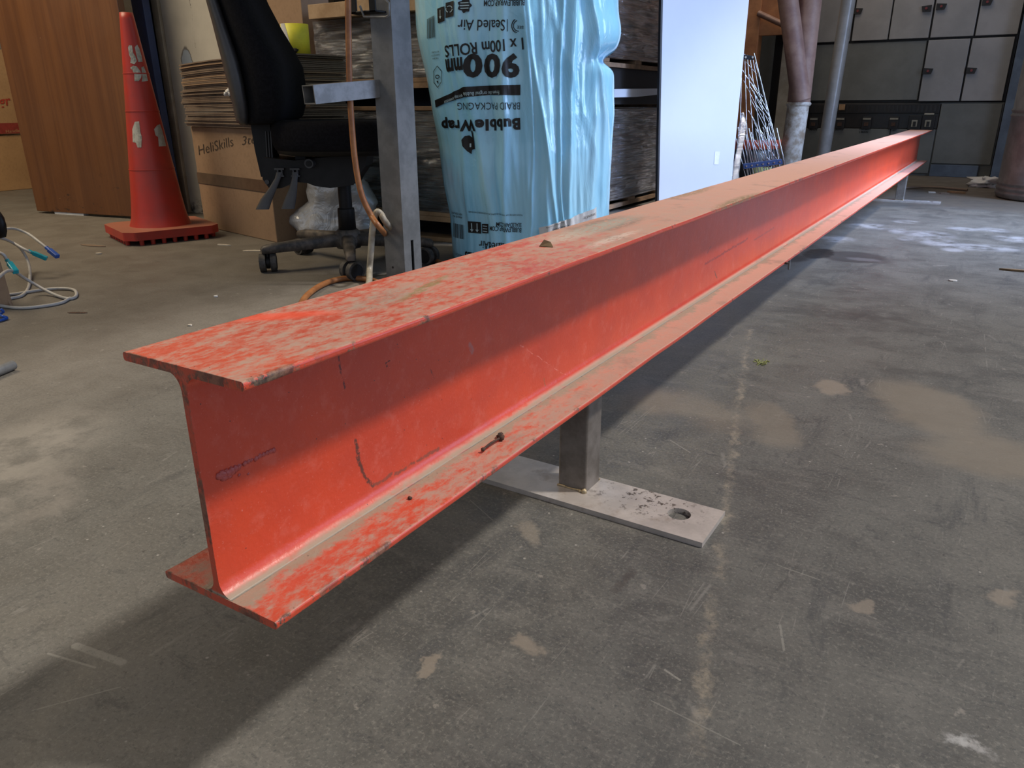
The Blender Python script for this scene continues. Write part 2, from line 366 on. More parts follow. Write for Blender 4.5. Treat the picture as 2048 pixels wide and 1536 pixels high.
def floor_mat():
    t = NT('worn concrete floor')
    X, Y, Z = t.sep()
    big = t.noise(1.1, 5, .62, None, .4); mid = t.noise(6.5, 7, .68, None, .3)
    st = t.noise(4, 7, .74, t.mapv((2.8, .8, 1), (0, 0, .6)), .5)
    fine = t.noise(70, 5, .75)
    c = t.mix(t.ss(mid, .32, .66), (.088, .084, .076), (.158, .150, .130))
    c = t.mix(t.mul(t.ss(big, .44, .68), .6), c, (.205, .190, .160))
    c = t.mix(t.mul(t.ss(t.noise(17, 6, .75, t.mapv((.5, 1.4, 1), (0, 0, .56), (3, 3, 0)), .6), .50, .66), .55), c, (.205, .190, .165))
    c = t.mix(t.mul(t.ss(st, .52, .68), .65), c, (.062, .062, .062))
    c = t.mix(t.mul(t.ss(t.noise(28, 6, .75, t.mapv((.6, 1.5, 1), (0, 0, .56)), .8), .56, .68), .6), c, (.060, .059, .060))
    c = t.mix(t.mul(t.ss(fine, .55, .75), .5), c, (.28, .255, .215))
    c = t.mix(t.mul(t.ss(t.noise(130, 4, .7), .57, .68), .5), c, (.065, .06, .055))
    # left side: smoother, paler brown concrete
    lf = t.ss(X, -1.0, -1.9)
    c = t.mix(t.mul(lf, .80), c, t.mix(t.ss(mid, .3, .7), (.185, .160, .130), (.235, .205, .168)))
    wob = t.vm('ADD', t.obj, t.vm('SCALE', t.vm('SUBTRACT', t.noise(9, 5, .65, col=True), (.5, .5, .5)), scale=.12))
    wobs = t.vm('ADD', t.obj, t.vm('SCALE', t.vm('SUBTRACT', t.noise(40, 5, .7, col=True), (.5, .5, .5)), scale=.045))
    # thin scratches and flecks
    for k_, (rot, sc, thr, w_, col) in enumerate(((.5, (9, .8, 1), .012, .5, (.30, .28, .245)), (-.65, (7, .7, 1), .010, .4, (.05, .048, .045)),
                                                (1.25, (12, 1.1, 1), .010, .45, (.34, .31, .27)), (2.2, (10, .9, 1), .010, .35, (.045, .043, .04)))):
        vv = t.mapv(sc, (0, 0, rot), (k_*3.1, k_*1.7, 0))
        n = t.n('ShaderNodeTexVoronoi'); n.feature = 'DISTANCE_TO_EDGE'; n.inputs['Scale'].default_value = 2.1; t.put(n.inputs['Vector'], vv)
        km = t.mul(t.ss(n.outputs['Distance'], thr*1.3, thr*.3), t.mul(t.ss(t.noise(11, 4, .6, t.mapv(loc=(k_*5, 2, 0))), .56, .64), w_))
        c = t.mix(km, c, col)
    c = t.mix(t.mul(t.ss(t.vor(34), .075, .04), t.ss(t.noise(3), .40, .55)), c, (.42, .39, .34))
    c = t.mix(t.mul(t.ss(t.vor(13, t.mapv(loc=(7, 7, 0), vec=wobs)), .085, .04), .6), c, (.36, .32, .27))
    c = t.mix(t.mul(t.ss(t.vor(21, t.mapv((1, .45, 1), loc=(2, 9, 0), vec=wobs)), .06, .03), .7), c, (.035, .032, .03))
    # chalky dust line along the slab joint
    pts = [(1395, 1500), (1412, 1300), (1437, 1150), (1460, 950), (1480, 790), (1500, 660)]
    k = None
    for a, b in zip(pts, pts[1:]):
        s_ = t.seg(gp(*a), gp(*b), .0005, .012, wobs); k = s_ if k is None else t.mx(k, s_)
    c = t.mix(t.mul(k, t.mul(t.mul(t.ss(t.noise(9, 6, .8), .42, .60), t.ss(t.noise(120, 4, .7), .35, .6, .45, 1)), .85)), c, (.38, .32, .235))
    for a, b, w_, am in (((151, 1291), (245, 1325), .0035, .75), ((96, 1307), (190, 1335), .0010, .7), ((65, 1421), (240, 1374), .0007, .6), ((940, 1000), (985, 1040), .0006, .5), ((1340, 880), (1380, 905), .0008, .6), ((1555, 1130), (1640, 1160), .0008, .5), ((1330, 1340), (1360, 1360), .001, .8), ((1560, 1250), (1568, 1300), .001, .6), ((1480, 1490), (1300, 1400), .0006, .5)):
        c = t.mix(t.mul(t.seg(gp(*a), gp(*b), w_, w_*1.6), am), c, (.34, .32, .27))
    c = t.vm('MULTIPLY', c, (.72, .735, .745))
    c = t.mix(t.mul(t.ss(t.noise(210, 5, .8), .50, .66), .60), c, (.21, .20, .17))
    c = t.mix(t.mul(t.ss(t.noise(170, 5, .8, t.mapv(loc=(5, 5, 5))), .52, .66), .6), c, (.035, .043, .042))
    def patch(px, py, rx, ry, ang, col, amt, soft=.3, v=None, ns=None):
        nonlocal c
        P = gp(px, py); k = t.mul(t.ell(tuple(P), (rx, ry, 1), ang, soft, v or wob), amt)
        if ns: k = t.mul(k, t.ss(t.noise(ns, 5, .7), .35, .6))
        c = t.mix(k, c, tuple(x*.84 for x in col))
    patch(1860, 815, .085, .16, .5, (.235, .20, .15), .75)
    patch(1990, 915, .11, .08, .3, (.235, .20, .15), .7, .4)
    patch(1540, 845, .04, .10, .6, (.235, .20, .15), .6)
    patch(1310, 800, .06, .07, .6, (.28, .22, .16), .4, .6)
    patch(1420, 825, .05, .10, .8, (.28, .235, .175), .35, .6)
    patch(1662, 775, .03, .05, .4, (.30, .25, .19), .7)
    patch(1055, 1300, .017, .017, .4, (.27, .23, .18), .7)
    patch(848, 1330, .008, .012, .4, (.30, .25, .19), .6)
    patch(1720, 1205, .015, .012, .4, (.27, .23, .18), .7); patch(2012, 1200, .016, .02, 0, (.27, .23, .18), .7)
    patch(1640, 1090, .004, .05, -.5, (.4, .37, .3), .0)
    patch(1060, 1065, .012, .03, .8, (.30, .26, .2), .5, .5, wobs)
    patch(1250, 1160, .006, .03, 0, (.06, .05, .045), .6, .5, wobs)
    patch(1940, 1490, .02, .008, -.3, (.45, .44, .42), .7, .4, wobs, 90); patch(1925, 1480, .012, .006, .6, (.5, .5, .48), .5, .4, wobs)
    patch(40, 905, .10, .16, .6, (.34, .31, .26), .6, .6, wob, 12); patch(45, 1000, .07, .10, .6, (.30, .27, .23), .5, .5, wob, 12)
    patch(690, 540, .05, .05, 0, (.30, .28, .24), .5, .4)
    # oil spill
    patch(1706, 514, .115, .12, 0, (.050, .046, .043), .9, .15, wobs); patch(1728, 519, .06, .03, 0, (.2, .19, .19), .5, .3, wobs)
    patch(1636, 507, .055, .12, 0, (.008, .007, .007), .97, .15, wobs); patch(1580, 516, .07, .08, 0, (.02, .018, .017), .9, .3, wobs)
    for (px, py, rx, ry, a_) in ((1690, 632, .10, .05, .6), (1755, 632, .10, .07, .7), (1630, 615, .07, .06, .5), (1780, 660, .1, .04, .5), (1735, 680, .05, .03, .5), (1920, 700, .1, .02, .5),
                                 (1600, 735, .05, .02, .3), (1700, 600, .08, .03, .4), (1830, 745, .09, .02, .4)):
        patch(px, py, rx, ry, .3, (.06, .055, .05), a_, .5, wobs, 22)
    # whitish scuffs further back
    for (px, py, rx, ry) in ((1672, 478, .09, .10), (1745, 453, .12, .12), (1810, 443, .07, .07), (1795, 462, .05, .10), (1858, 470, .12, .14), (1880, 485, .10, .10),
                             (1815, 478, .05, .07), (1925, 458, .08, .07), (1985, 460, .08, .08), (1960, 495, .20, .10), (2030, 478, .1, .1), (1905, 500, .05, .05)):
        patch(px, py, rx*.72, ry*.8, .2, (.40, .40, .41), .7, .5, wobs, 9)
    # dusty brown tone beyond the daylight edge; the dimmer warm light is painted in
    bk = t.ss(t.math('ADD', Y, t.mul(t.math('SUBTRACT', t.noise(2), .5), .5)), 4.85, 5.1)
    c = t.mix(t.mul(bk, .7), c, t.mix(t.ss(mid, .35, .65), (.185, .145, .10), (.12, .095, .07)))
    # slab hairline crack at the left
    k = None
    pts = [(150, 722), (215, 716), (300, 722)]
    for a, b in zip(pts, pts[1:]):
        s_ = t.seg(gp(*a), gp(*b), .0008, .003, wobs); k = s_ if k is None else t.mx(k, s_)
    c = t.mix(t.mul(k, .5), c, (.05, .045, .04))
    sm = t.ss(Y, 2.2, 3.8)
    rough = t.math('SUBTRACT', t.ss(mid, .3, .7, .52, .66), t.mul(sm, .10))
    nb = t.bump(fine, .25, .0012, t.bump(mid, .25, .003))
    return t.done(c, rough, 0, nb, Specular_IOR_Level=.5)
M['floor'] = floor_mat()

# ------------------------------------------------------------------ mesh helpers
class MB:
    def __init__(s): s.v = []; s.f = []; s.sm = []
    def add(s, vs, fs, smooth=False):
        o = len(s.v); s.v += [Vector(v) for v in vs]; s.f += [tuple(i+o for i in f) for f in fs]; s.sm += [smooth]*len(fs); return s
    def box(s, c, d, rz=0, M3=None):
        c = Vector(c); h = Vector(d)/2; R = M3 or Matrix.Rotation(rz, 3, 'Z')
        vs = [c+R@Vector((x*h.x, y*h.y, z*h.z)) for z in (-1, 1) for y in (-1, 1) for x in (-1, 1)]
        return s.add(vs, [(0, 2, 3, 1), (4, 5, 7, 6), (0, 1, 5, 4), (2, 6, 7, 3), (0, 4, 6, 2), (1, 3, 7, 5)])
    def mm(s, a, b): a = Vector(a); b = Vector(b); return s.box((a+b)/2, [abs(q) for q in (b-a)])
    def cyl(s, a, b, r0, r1=None, n=20, cap=True):
        a = Vector(a); b = Vector(b); r1 = r0 if r1 is None else r1
        q = (b-a).to_track_quat('Z', 'Y').to_matrix()
        vs = []
        for P, r in ((a, r0), (b, r1)):
            for i in range(n):
                t_ = 2*math.pi*i/n; vs.append(P+q@Vector((r*math.cos(t_), r*math.sin(t_), 0)))
        s.add(vs, [(i, (i+1) % n, n+(i+1) % n, n+i) for i in range(n)], True)
        if cap: s.add(vs[:n], [tuple(range(n-1, -1, -1))]); s.add(vs[n:], [tuple(range(n))])
        return s
    def tube(s, pts, r, n=10, sub=6, cap=True):
        P = [Vector(p) for p in pts]
        if sub > 1 and len(P) > 2:
            Q = [P[0]*2-P[1]]+P+[P[-1]*2-P[-2]]; out = []
            for i in range(1, len(Q)-2):
                for k in range(sub):
                    t_ = k/sub; a, b, c, d = Q[i-1:i+3]
                    out.append(.5*((2*b)+(c-a)*t_+(2*a-5*b+4*c-d)*t_*t_+(3*b-a-3*c+d)*t_**3))
            out.append(P[-1]); P = out
        N = len(P); vs = []; nrm = None
        for i in range(N):
            d = (P[min(i+1, N-1)]-P[max(i-1, 0)]).normalized()
            if nrm is None:
                nrm = d.cross(Vector((0, 0, 1)) if abs(d.z) < .9 else Vector((1, 0, 0))).normalized()
            nrm = (nrm-d*nrm.dot(d)).normalized(); bn = d.cross(nrm)
            rr = r(i/(N-1)) if callable(r) else r
            for k in range(n):
                a = 2*math.pi*k/n; vs.append(P[i]+nrm*rr*math.cos(a)+bn*rr*math.sin(a))
        fs = [(i*n+k, i*n+(k+1) % n, (i+1)*n+(k+1) % n, (i+1)*n+k) for i in range(N-1) for k in range(n)]
        s.add(vs, fs, True)
        if cap: s.add(vs[:n], [tuple(range(n-1, -1, -1))]); s.add(vs[-n:], [tuple(range(n))])
        return s
    def lathe(s, prof, c=(0, 0, 0), n=48, smooth=True):
        c = Vector(c); vs = []
        for r, z in prof:
            for i in range(n):
                a = 2*math.pi*i/n; vs.append(c+Vector((r*math.cos(a), r*math.sin(a), z)))
        m_ = len(prof)
        s.add(vs, [(j*n+i, j*n+(i+1) % n, (j+1)*n+(i+1) % n, (j+1)*n+i) for j in range(m_-1) for i in range(n)], smooth); return s
    def prism(s, poly, O, ex, ey, ez, depth, smooth=False):
        O = Vector(O); ex = Vector(ex); ey = Vector(ey); ez = Vector(ez); n = len(poly)
        a = [O+ex*p[0]+ey*p[1] for p in poly]; b = [p+ez*depth for p in a]
        s.add(a+b, [(i, (i+1) % n, n+(i+1) % n, n+i) for i in range(n)], smooth)
        s.add(a, [tuple(range(n-1, -1, -1))]); s.add(b, [tuple(range(n))]); return s
    def grid(s, rows, smooth=True, close=False):
        n = len(rows[0]); vs = [p for r in rows for p in r]; fs = []
        for j in range(len(rows)-1):
            for i in range(n if close else n-1):
                k = (i+1) % n; fs.append((j*n+i, j*n+k, (j+1)*n+k, (j+1)*n+i))
        return s.add(vs, fs, smooth)
    def build(s, name, mat, parent=None, bevel=0, seg=2, sub=0):
        me = bpy.data.meshes.new(name)
        inv = XF[parent.name].inverted() if parent is not None else Matrix()
        me.from_pydata([inv@v for v in s.v], [], s.f); me.update()
        me.polygons.foreach_set('use_smooth', s.sm)
        bm = bmesh.new(); bm.from_mesh(me); bmesh.ops.recalc_face_normals(bm, faces=bm.faces); bm.to_mesh(me); bm.free()
        me.materials.append(M[mat] if isinstance(mat, str) else mat)
        o = bpy.data.objects.new(name, me); COL.objects.link(o)
        if parent is not None: o.parent = parent
        XF[o.name] = XF[parent.name] if parent is not None else Matrix()
        if bevel:
            b = o.modifiers.new('bevel', 'BEVEL'); b.width = bevel; b.segments = seg; b.limit_method = 'ANGLE'; b.angle_limit = .6
        if sub:
            b = o.modifiers.new('sub', 'SUBSURF'); b.levels = sub; b.render_levels = sub
        return o
XF = {}
def thing(name, label, cat, loc=(0, 0, 0), rz=0, group=None):
    o = bpy.data.objects.new(name, None); COL.objects.link(o); o.location = loc; o.rotation_euler = (0, 0, rz)
    o.empty_display_size = .05
    XF[o.name] = Matrix.Translation(loc) @ Matrix.Rotation(rz, 4, 'Z')
    return tag(o, label, cat, group)
def tag(o, label, cat, group=None):
    o['label'] = label; o['category'] = cat
    if group: o['group'] = group
    return o
def struct(o): o['kind'] = 'structure'; return o
def origin(o, loc):      # move a mesh object's origin to its base
    loc = Vector(loc); o.data.transform(Matrix.Translation(-loc)); o.location = loc; XF[o.name] = Matrix.Translation(loc); return o

def text_mesh(body, bold=0, shear=0, sp=1.0):
    cu = bpy.data.curves.new('t', 'FONT'); cu.body = body; cu.size = 1; cu.offset = bold; cu.resolution_u = 3; cu.shear = shear; cu.space_character = sp
    o = bpy.data.objects.new('t', cu); COL.objects.link(o)
    dg = bpy.context.evaluated_depsgraph_get(); dg.update()
    me = bpy.data.meshes.new_from_object(o.evaluated_get(dg))
    bpy.data.objects.remove(o); bpy.data.curves.remove(cu); return me
def place_text(items, fn, step=None, sp=1.0):
    """items: (body, bold, x_start, y_start, x_end, y_end, height); text runs start -> end in the 2D surface space of fn;
    glyph tops stand 90 degrees to the left of the run direction."""
    bm = bmesh.new()
    for it in items:
        body, bold, x0, y0, x1, y1, hgt = it[:7]
        me = text_mesh(body, bold, it[7] if len(it) > 7 else 0, sp if bold < .03 else 1.12)
        xs = [v.co.x for v in me.vertices]; ys = [v.co.y for v in me.vertices]
        a, b, c_, d_ = min(xs), max(xs), min(ys), max(ys)
        D = Vector((x1-x0, y1-y0)); L = D.length; D.normalize(); Nn = Vector((D.y, -D.x))   # image y runs down
        for v in me.vertices:
            u_ = (v.co.x-a)/(b-a)*L; w_ = (v.co.y-c_)/(d_-c_)*hgt
            p = Vector((x0, y0))+D*u_+Nn*w_; v.co = (p.x, p.y, 0)
        bm.from_mesh(me); bpy.data.meshes.remove(me)
    cut(bm, step, fn); return bm
def cut(bm, step, fn):
    if step:
        for ax in (0, 1):
            stp = step*(.4 if ax == 0 and step == 6 else 1)
            lo = min(v.co[ax] for v in bm.verts); hi = max(v.co[ax] for v in bm.verts); k = math.floor(lo/stp)+1
            no = (1, 0, 0) if ax == 0 else (0, 1, 0)
            while k*stp < hi:
                co = [0, 0, 0]; co[ax] = k*stp
                bmesh.ops.bisect_plane(bm, geom=bm.verts[:]+bm.edges[:]+bm.faces[:], plane_co=co, plane_no=no); k += 1
    for v in bm.verts: v.co = fn(v.co.x, v.co.y)
def bm_obj(name, bm, mat, parent):
    me = bpy.data.meshes.new(name); bm.transform(XF[parent.name].inverted()); bm.to_mesh(me); bm.free()
    me.materials.append(M[mat]); o = bpy.data.objects.new(name, me); COL.objects.link(o); o.parent = parent; XF[o.name] = XF[parent.name]; return o

# ------------------------------------------------------------------ the setting
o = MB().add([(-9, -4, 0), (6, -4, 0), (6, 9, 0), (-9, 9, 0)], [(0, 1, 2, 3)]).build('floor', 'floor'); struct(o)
c = MB()     # unseen roof sheeting, opening shaped to end the sunlight across beam and floor
c.mm((-9, -4, 3.2), (.0, 9, 3.3)); c.mm((.0, 6.14, 3.2), (6, 9, 3.3)); struct(c.build('ceiling', 'ceil'))
struct(MB().mm((-9, 7.75, 0), (6, 7.9, 3.2)).build('wall_back', 'dark_wall'))
struct(MB().mm((-7.6, -4, 0), (-7.4, 7.75, 3.2)).build('wall_left', 'beige_wall'))
struct(MB().mm((-3.0, 3.55, 0), (-2.9, 7.75, 3.2)).build('wall_rack', 'dark_wall'))
# white painted pier beside the doorway
def pier():
    t = NT('pier paint')
    c = t.mix(t.ss(t.noise(4, 5), .3, .7), (.45, .42, .35), (.37, .345, .29))
    P = onv(382, 145, (-3.35, 2.7, 0))
    wob = t.vm('ADD', t.obj, t.vm('SCALE', t.vm('SUBTRACT', t.noise(30, 4, .6, col=True), (.5, .5, .5)), scale=.03))
    n = t.n('ShaderNodeMapping'); n.vector_type = 'TEXTURE'; t.put(n.inputs['Vector'], wob)
    P = ony(378, 150, 2.70); n.inputs['Location'].default_value = P; n.inputs['Scale'].default_value = (.050, .3, .125)
    d = t.vm('LENGTH', n.outputs[0], val=True)
    c = t.mix(t.ss(d, 1.1, 1.2), c, (.08, .08, .08)) if False else c
    c = t.mix(t.ss(d, 1.12, 1.0), c, (.12, .11, .10)); c = t.mix(t.ss(d, 1.0, .94), c, (.25, .29, .33))
    z = t.sep()[2]
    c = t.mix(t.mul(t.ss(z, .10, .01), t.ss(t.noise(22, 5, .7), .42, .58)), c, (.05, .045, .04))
    X = t.sep()[0]
    c = t.mix(t.mul(t.seg(ony(380, 0, 2.7), ony(393, 110, 2.7), .001, .004, wob), t.ss(t.noise(50), .5, .6)), c, (.06, .05, .04))
    return t.done(c, .6, 0, t.bump(t.noise(18), .3, .004))
M['pier'] = pier()
xj = (ony(322, 0, 2.70).x+ony(376, 400, 2.70).x)/2; xk = (ony(303, 0, 2.69).x+ony(363, 400, 2.69).x)/2
print('pier', xj, xk)
struct(MB().mm((xj, 2.70, 0), (-3.06, 2.86, 3.2)).build('trim_1', 'pier', bevel=.004))
struct(MB().mm((xk, 2.685, 0), (xj-.001, 2.86, 3.2)).build('trim_2', 'cream', bevel=.003))
struct(MB().mm((xk-.30, 2.78, 0), (xk-.03, 2.83, 2.2)).build('door_2', 'blue_grey', bevel=.002))

# ------------------------------------------------------------------ the beam
beam = thing('steel_beam', 'long red painted steel I-beam with dusty flanges resting on two low metal stands', 'beam', (BX, BY0, BZ))
def flange(zb, mat, name='flange'):
    r = .0025; poly = []
    for cx, cz, a0 in ((BW/2-r, FT-r, 0), (-BW/2+r, FT-r, 90), (-BW/2+r, r, 180), (BW/2-r, r, 270)):
        for k in range(5):
            a = math.radians(a0+22.5*k); poly.append((cx+r*math.cos(a), cz+r*math.sin(a)))
    mb = MB(); ys = [BY0]+[BY0+.03*i for i in range(1, 40)]
    while ys[-1] < BY1-.12: ys.append(ys[-1]+.12)
    ys.append(BY1); rows = []
    for y in ys:
        rows.append([Vector((BX+px+(mnoise.noise(Vector((px*9, y*6, zb)))*.0012 if abs(px) > .06 else 0), y+ (mnoise.noise(Vector((px*40, 3, zb)))*.0012 if y == BY0 else 0), zb+pz+(mnoise.noise(Vector((y*14, px*30, 4)))*.0005))) for px, pz in poly])
    mb.grid(rows, False, True); n = len(poly)
    mb.add(rows[0], [tuple(range(n))]); mb.add(rows[-1], [tuple(range(n))])
    return mb.build(name, mat, beam)
# small noise in x would open seams on the rounded lip, so the same offset is used around the lip
flange(BZT-FT, 'beam_top'); flange(BZ, 'beam_bot')
fr = .0135; sec = []
for sx_, sz_, rng in ((1, -1, range(0, 7)), (1, 1, range(6, -1, -1)), (-1, 1, range(0, 7)), (-1, -1, range(6, -1, -1))):
    for k in rng:
        a = math.radians(90*k/6)       # 0: on flange, 90: on web
        x = WT/2+fr-fr*math.sin(a); z = BH/2-FT-fr+fr*math.cos(a)
        sec.append((sx_*x, sz_*z))
# order is bottom right (flange to web), top right (web to flange), top left, bottom left
mb = MB(); zc = BZ+BH/2; rows = []
for y in (BY0, (BY0+BY1)/2, BY1): rows.append([Vector((BX+a, y+.0004*(y == BY0), zc+b)) for a, b in sec])
mb.grid(rows, True, True); n = len(sec); mb.add(rows[0], [tuple(range(n))]); mb.add(rows[-1], [tuple(range(n))])
web = mb.build('web', 'beam_web', beam)
# lumpy weld spatter on the web
mb = MB()
wl = [(440, 952, 5), (447, 948, 6), (455, 945, 6), (463, 941, 6), (470, 937, 5), (477, 934, 4), (448, 955, 5), (458, 952, 4), (489, 927, 3.5), (497, 923, 3), (503, 920, 2.5), (512, 917, 3.5), (519, 912, 3.5), (526, 909, 3), (533, 906, 3), (540, 903, 3), (546, 901, 3.5), (478, 950, 2), (496, 948, 1.6)]
def blob(mb, c, r, n=8, m_=5, sq=(1, 1, 1), jit=.25):
    c = Vector(c); rows = []
    for j in range(m_+1):
        ph = math.pi*j/m_; row = []
        for i in range(n):
            a = 2*math.pi*i/n; d = Vector((math.sin(ph)*math.cos(a), math.sin(ph)*math.sin(a), math.cos(ph)))
            k = 1+jit*mnoise.noise(d*1.7+c*50) if 0 < j < m_ else 1
            row.append(c+Vector((d.x*sq[0], d.y*sq[1], d.z*sq[2]))*r*k)
        rows.append(row)
    mb.grid(rows, True, True)
for x, y, r in wl: blob(mb, onx(x, y, BX+WT/2), r/1200, sq=(.4, 1, .8), jit=.7)
mb.build('weld_bead', 'bead', beam)

# ------------------------------------------------------------------ stands
def make_stand(cx, cy, x0, x1, label):
    st = thing('support_stand', label, 'stand', (cx, cy, 0), -.009, 'low stands carrying the beam')
    hx, hr = -.298-SBX, .0165
    # base plate with a round hole
    y0, y1, th = -.0485, .0500, .0078; n = 32
    circ = [(hx+hr*math.cos(2*math.pi*i/n), .008+hr*math.sin(2*math.pi*i/n)) for i in range(n)]
    def edgept(i):
        a = 2*math.pi*i/n; dx, dy = math.cos(a), math.sin(a); s_ = 9
        if dx > 1e-6: s_ = min(s_, (x1-hx)/dx)
        if dx < -1e-6: s_ = min(s_, (hx-.04-hx)/dx)
        if dy > 1e-6: s_ = min(s_, (y1-.008)/dy)
        if dy < -1e-6: s_ = min(s_, (y0-.008)/dy)
        return (hx+dx*s_, .008+dy*s_)
    outer = [edgept(i) for i in range(n)]
    # snap the nearest ray ends to the corners
    for cxn, cyn in ((x1, y1), (x1, y0), (hx-.04, y1), (hx-.04, y0)):
        i = min(range(n), key=lambda k: (outer[k][0]-cxn)**2+(outer[k][1]-cyn)**2); outer[i] = (cxn, cyn)
    T = XF[st.name]; mb = MB()
    for z, flip in ((0, 0), (th, 1)):
        vs = [T@Vector((p[0], p[1], z)) for p in circ+outer]
        mb.add(vs, [(i, (i+1) % n, n+(i+1) % n, n+i) for i in range(n)])
    mb.add([T@Vector((p[0], p[1], z)) for z in (0, th) for p in circ], [(i, (i+1) % n, n+(i+1) % n, n+i) for i in range(n)])
    A = [(hx-.04, y0), (x0, y0), (x0, y1), (hx-.04, y1)]
    mb.add([T@Vector((p[0], p[1], z)) for z in (0, th) for p in A], [(0, 1, 2, 3), (7, 6, 5, 4), (0, 4, 5, 1), (1, 5, 6, 2), (2, 6, 7, 3)])
    ro = [p for p in outer if p[0] > hx-.04+1e-5 or True]
    ring = sorted([p for p in outer if not (abs(p[0]-(hx-.04)) < 1e-6 and y0+1e-6 < p[1] < y1-1e-6)], key=lambda p: math.atan2(p[1]-.008, p[0]-hx))
    for a, b in zip(ring, ring[1:]):
        mb.add([T@Vector((a[0], a[1], 0)), T@Vector((b[0], b[1], 0)), T@Vector((b[0], b[1], th)), T@Vector((a[0], a[1], th))], [(0, 1, 2, 3)])
    mb.build('base_plate', 'plate', st)
    # hollow square tube
    w_, z0, z1 = .024, th, BZ-.0005; r = .004; out = []
    for sx_, sy_, a0 in ((1, 1, 0), (-1, 1, 90), (-1, -1, 180), (1, -1, 270)):
        for k in range(4):
            a = math.radians(a0+30*k); out.append((sx_*(w_-r)+r*math.cos(a), sy_*(w_-r)+r*math.sin(a)))
    inn = [(p[0]*.87, p[1]*.87) for p in out]; n2 = len(out)
    rows = [[T@Vector((p[0], p[1]+.018, z)) for p in q] for z, q in ((z0, out), (z1, out), (z1, inn), (z0, inn))]
    MB().grid(rows, False, True).build('post', 'tube', st)
    for sgn in (-1, 1):
        mb = MB().tube([T@Vector((-w_+.048*k/5*1.0, .018+sgn*(w_+.0006), z0+.0006+.0008*math.sin(k*2))) for k in range(6)], .0022, 6, 3)
        if sgn < 0: blob(mb, T@Vector((w_-.002, .018-w_-.001, z0+.002)), .0045, jit=.8); blob(mb, T@Vector((w_-.008, .018-w_-.002, z0+.001)), .003, jit=.8)
        mb.build('weld', 'weld', st)
    return st
make_stand(SBX, SBY, -.30, .2205, 'near low metal stand with a round hole in its plate, under the red beam')
make_stand(-.463, 5.16, -.26, .2205, 'far low metal stand under the distant end of the red beam')

# ------------------------------------------------------------------ small litter on the beam and floor
def single(mb, name, mat, label, cat, group=None, base=None, **k):
    o = mb.build(name, mat, None, **k)
    xs = [v.co for v in o.data.vertices]
    c_ = sum(xs, Vector())/len(xs); c_.z = min(v.z for v in xs)
    origin(o, c_); return tag(o, label, cat, group)
zf = BZ+FT
P1 = gp(1000, 876, zf+.004); P2 = gp(966, 899, zf+.004)
mb = MB(); mb.tube([P1, P1.lerp(P2, .5)+Vector((0, 0, .0012)), P2], .0014, 8, 3); blob(mb, P1+Vector((.001, .001, 0)), .0036, jit=.8); blob(mb, P1+Vector((-.006, .008, -.001)), .0035, jit=1); blob(mb, P2, .0026)
single(mb, 'rusty_screw', 'rust', 'small rusty screw lying on the lower flange of the red beam', 'screw')
mb = MB(); blob(mb, gp(820, 996, zf+.0012), .0026, jit=.5, sq=(1, 1, .7))
single(mb, 'pebble', 'rust', 'tiny dark pebble on the lower flange nearest the beam end', 'pebble')
for i, (x, y) in enumerate(((1578, 470), (1585, 548), (1735, 372))):
    mb = MB(); blob(mb, gp(x, y, zf+.003) if i != 1 else gp(x-12, y-22, zf+.002), .005, jit=.8, sq=(1, 1.4, .5))
    single(mb, 'dirt_clod', 'rust', 'small dark dirt clod on the far lower flange of the beam', 'dirt', 'dirt clods on the far lower flange')
P = gp(1091, 494, BZT)
mb = MB().add([P+Vector(v) for v in ((-.008, -.003, .0008), (.011, .001, .0008), (.002, .010, .0055), (-.004, .003, .009))], [(0, 1, 2), (0, 2, 3)])
mb.add([P+Vector(v) for v in ((-.008, -.003, 0), (.011, .001, 0), (.002, .010, .0045), (-.004, .003, .008))], [(2, 1, 0), (3, 2, 0)])
single(mb, 'leaf_scrap', 'leafy', 'small curled brown leaf scrap on the top flange of the beam', 'leaf')
mb = MB()
for k in range(26):
    a = gp(1525+random.uniform(-12, 8), 727+random.uniform(-5, 5)); b = a+Vector((random.uniform(-.012, .012), random.uniform(-.012, .012), random.uniform(.001, .008)))
    mb.tube([a, b], .0012, 4, 1)
single(mb, 'moss_tuft', 'green_bit', 'small greenish moss tuft on the concrete floor right of the beam', 'moss')
def scrap(px, py, L, wd, ang, mat, name, label, cat, z=0, hgt=.004, group=None):
    P = gp(px, py, z); n = 8; poly = []
    for i in range(n):
        a = 2*math.pi*i/n; k = 1+.35*mnoise.noise(Vector((px*.1+i*.8, py*.1, 0))); poly.append((L/2*math.cos(a)*k, wd/2*math.sin(a)*k))
    ex = Vector((math.cos(ang), math.sin(ang), 0)); ey = Vector((-math.sin(ang), math.cos(ang), 0))
    mb = MB().prism(poly, P+Vector((0, 0, .0005)), ex, ey, (0, 0, 1), hgt); return single(mb, name, mat, label, cat, group)
scrap(198, 508, .026, .018, .4, 'paper_scrap', 'paper_scrap', 'small pale paper scrap on the floor left of the cone base', 'scrap')
scrap(448, 491, .07, .012, .2, 'paper_scrap', 'wood_splinter', 'pale curled sliver on the floor between the cone and the chair', 'scrap')
scrap(507, 502, .10, .025, .55, 'paper_scrap', 'paper_scrap', 'torn pale paper strip on the floor left of the chair caster', 'scrap', hgt=.002)
scrap(432, 594, .012, .010, .4, 'white', 'paper_scrap', 'tiny white crumb on the open floor below the cone', 'scrap')
scrap(380, 652, .012, .010, .4, 'paper_scrap', 'paper_scrap', 'tiny pale crumb on the floor just above the beam corner', 'scrap')
scrap(155, 626, .055, .014, .5, 'rust', 'dead_leaf', 'dark leaf shaped fleck on the floor below the grey cables', 'leaf', hgt=.001)
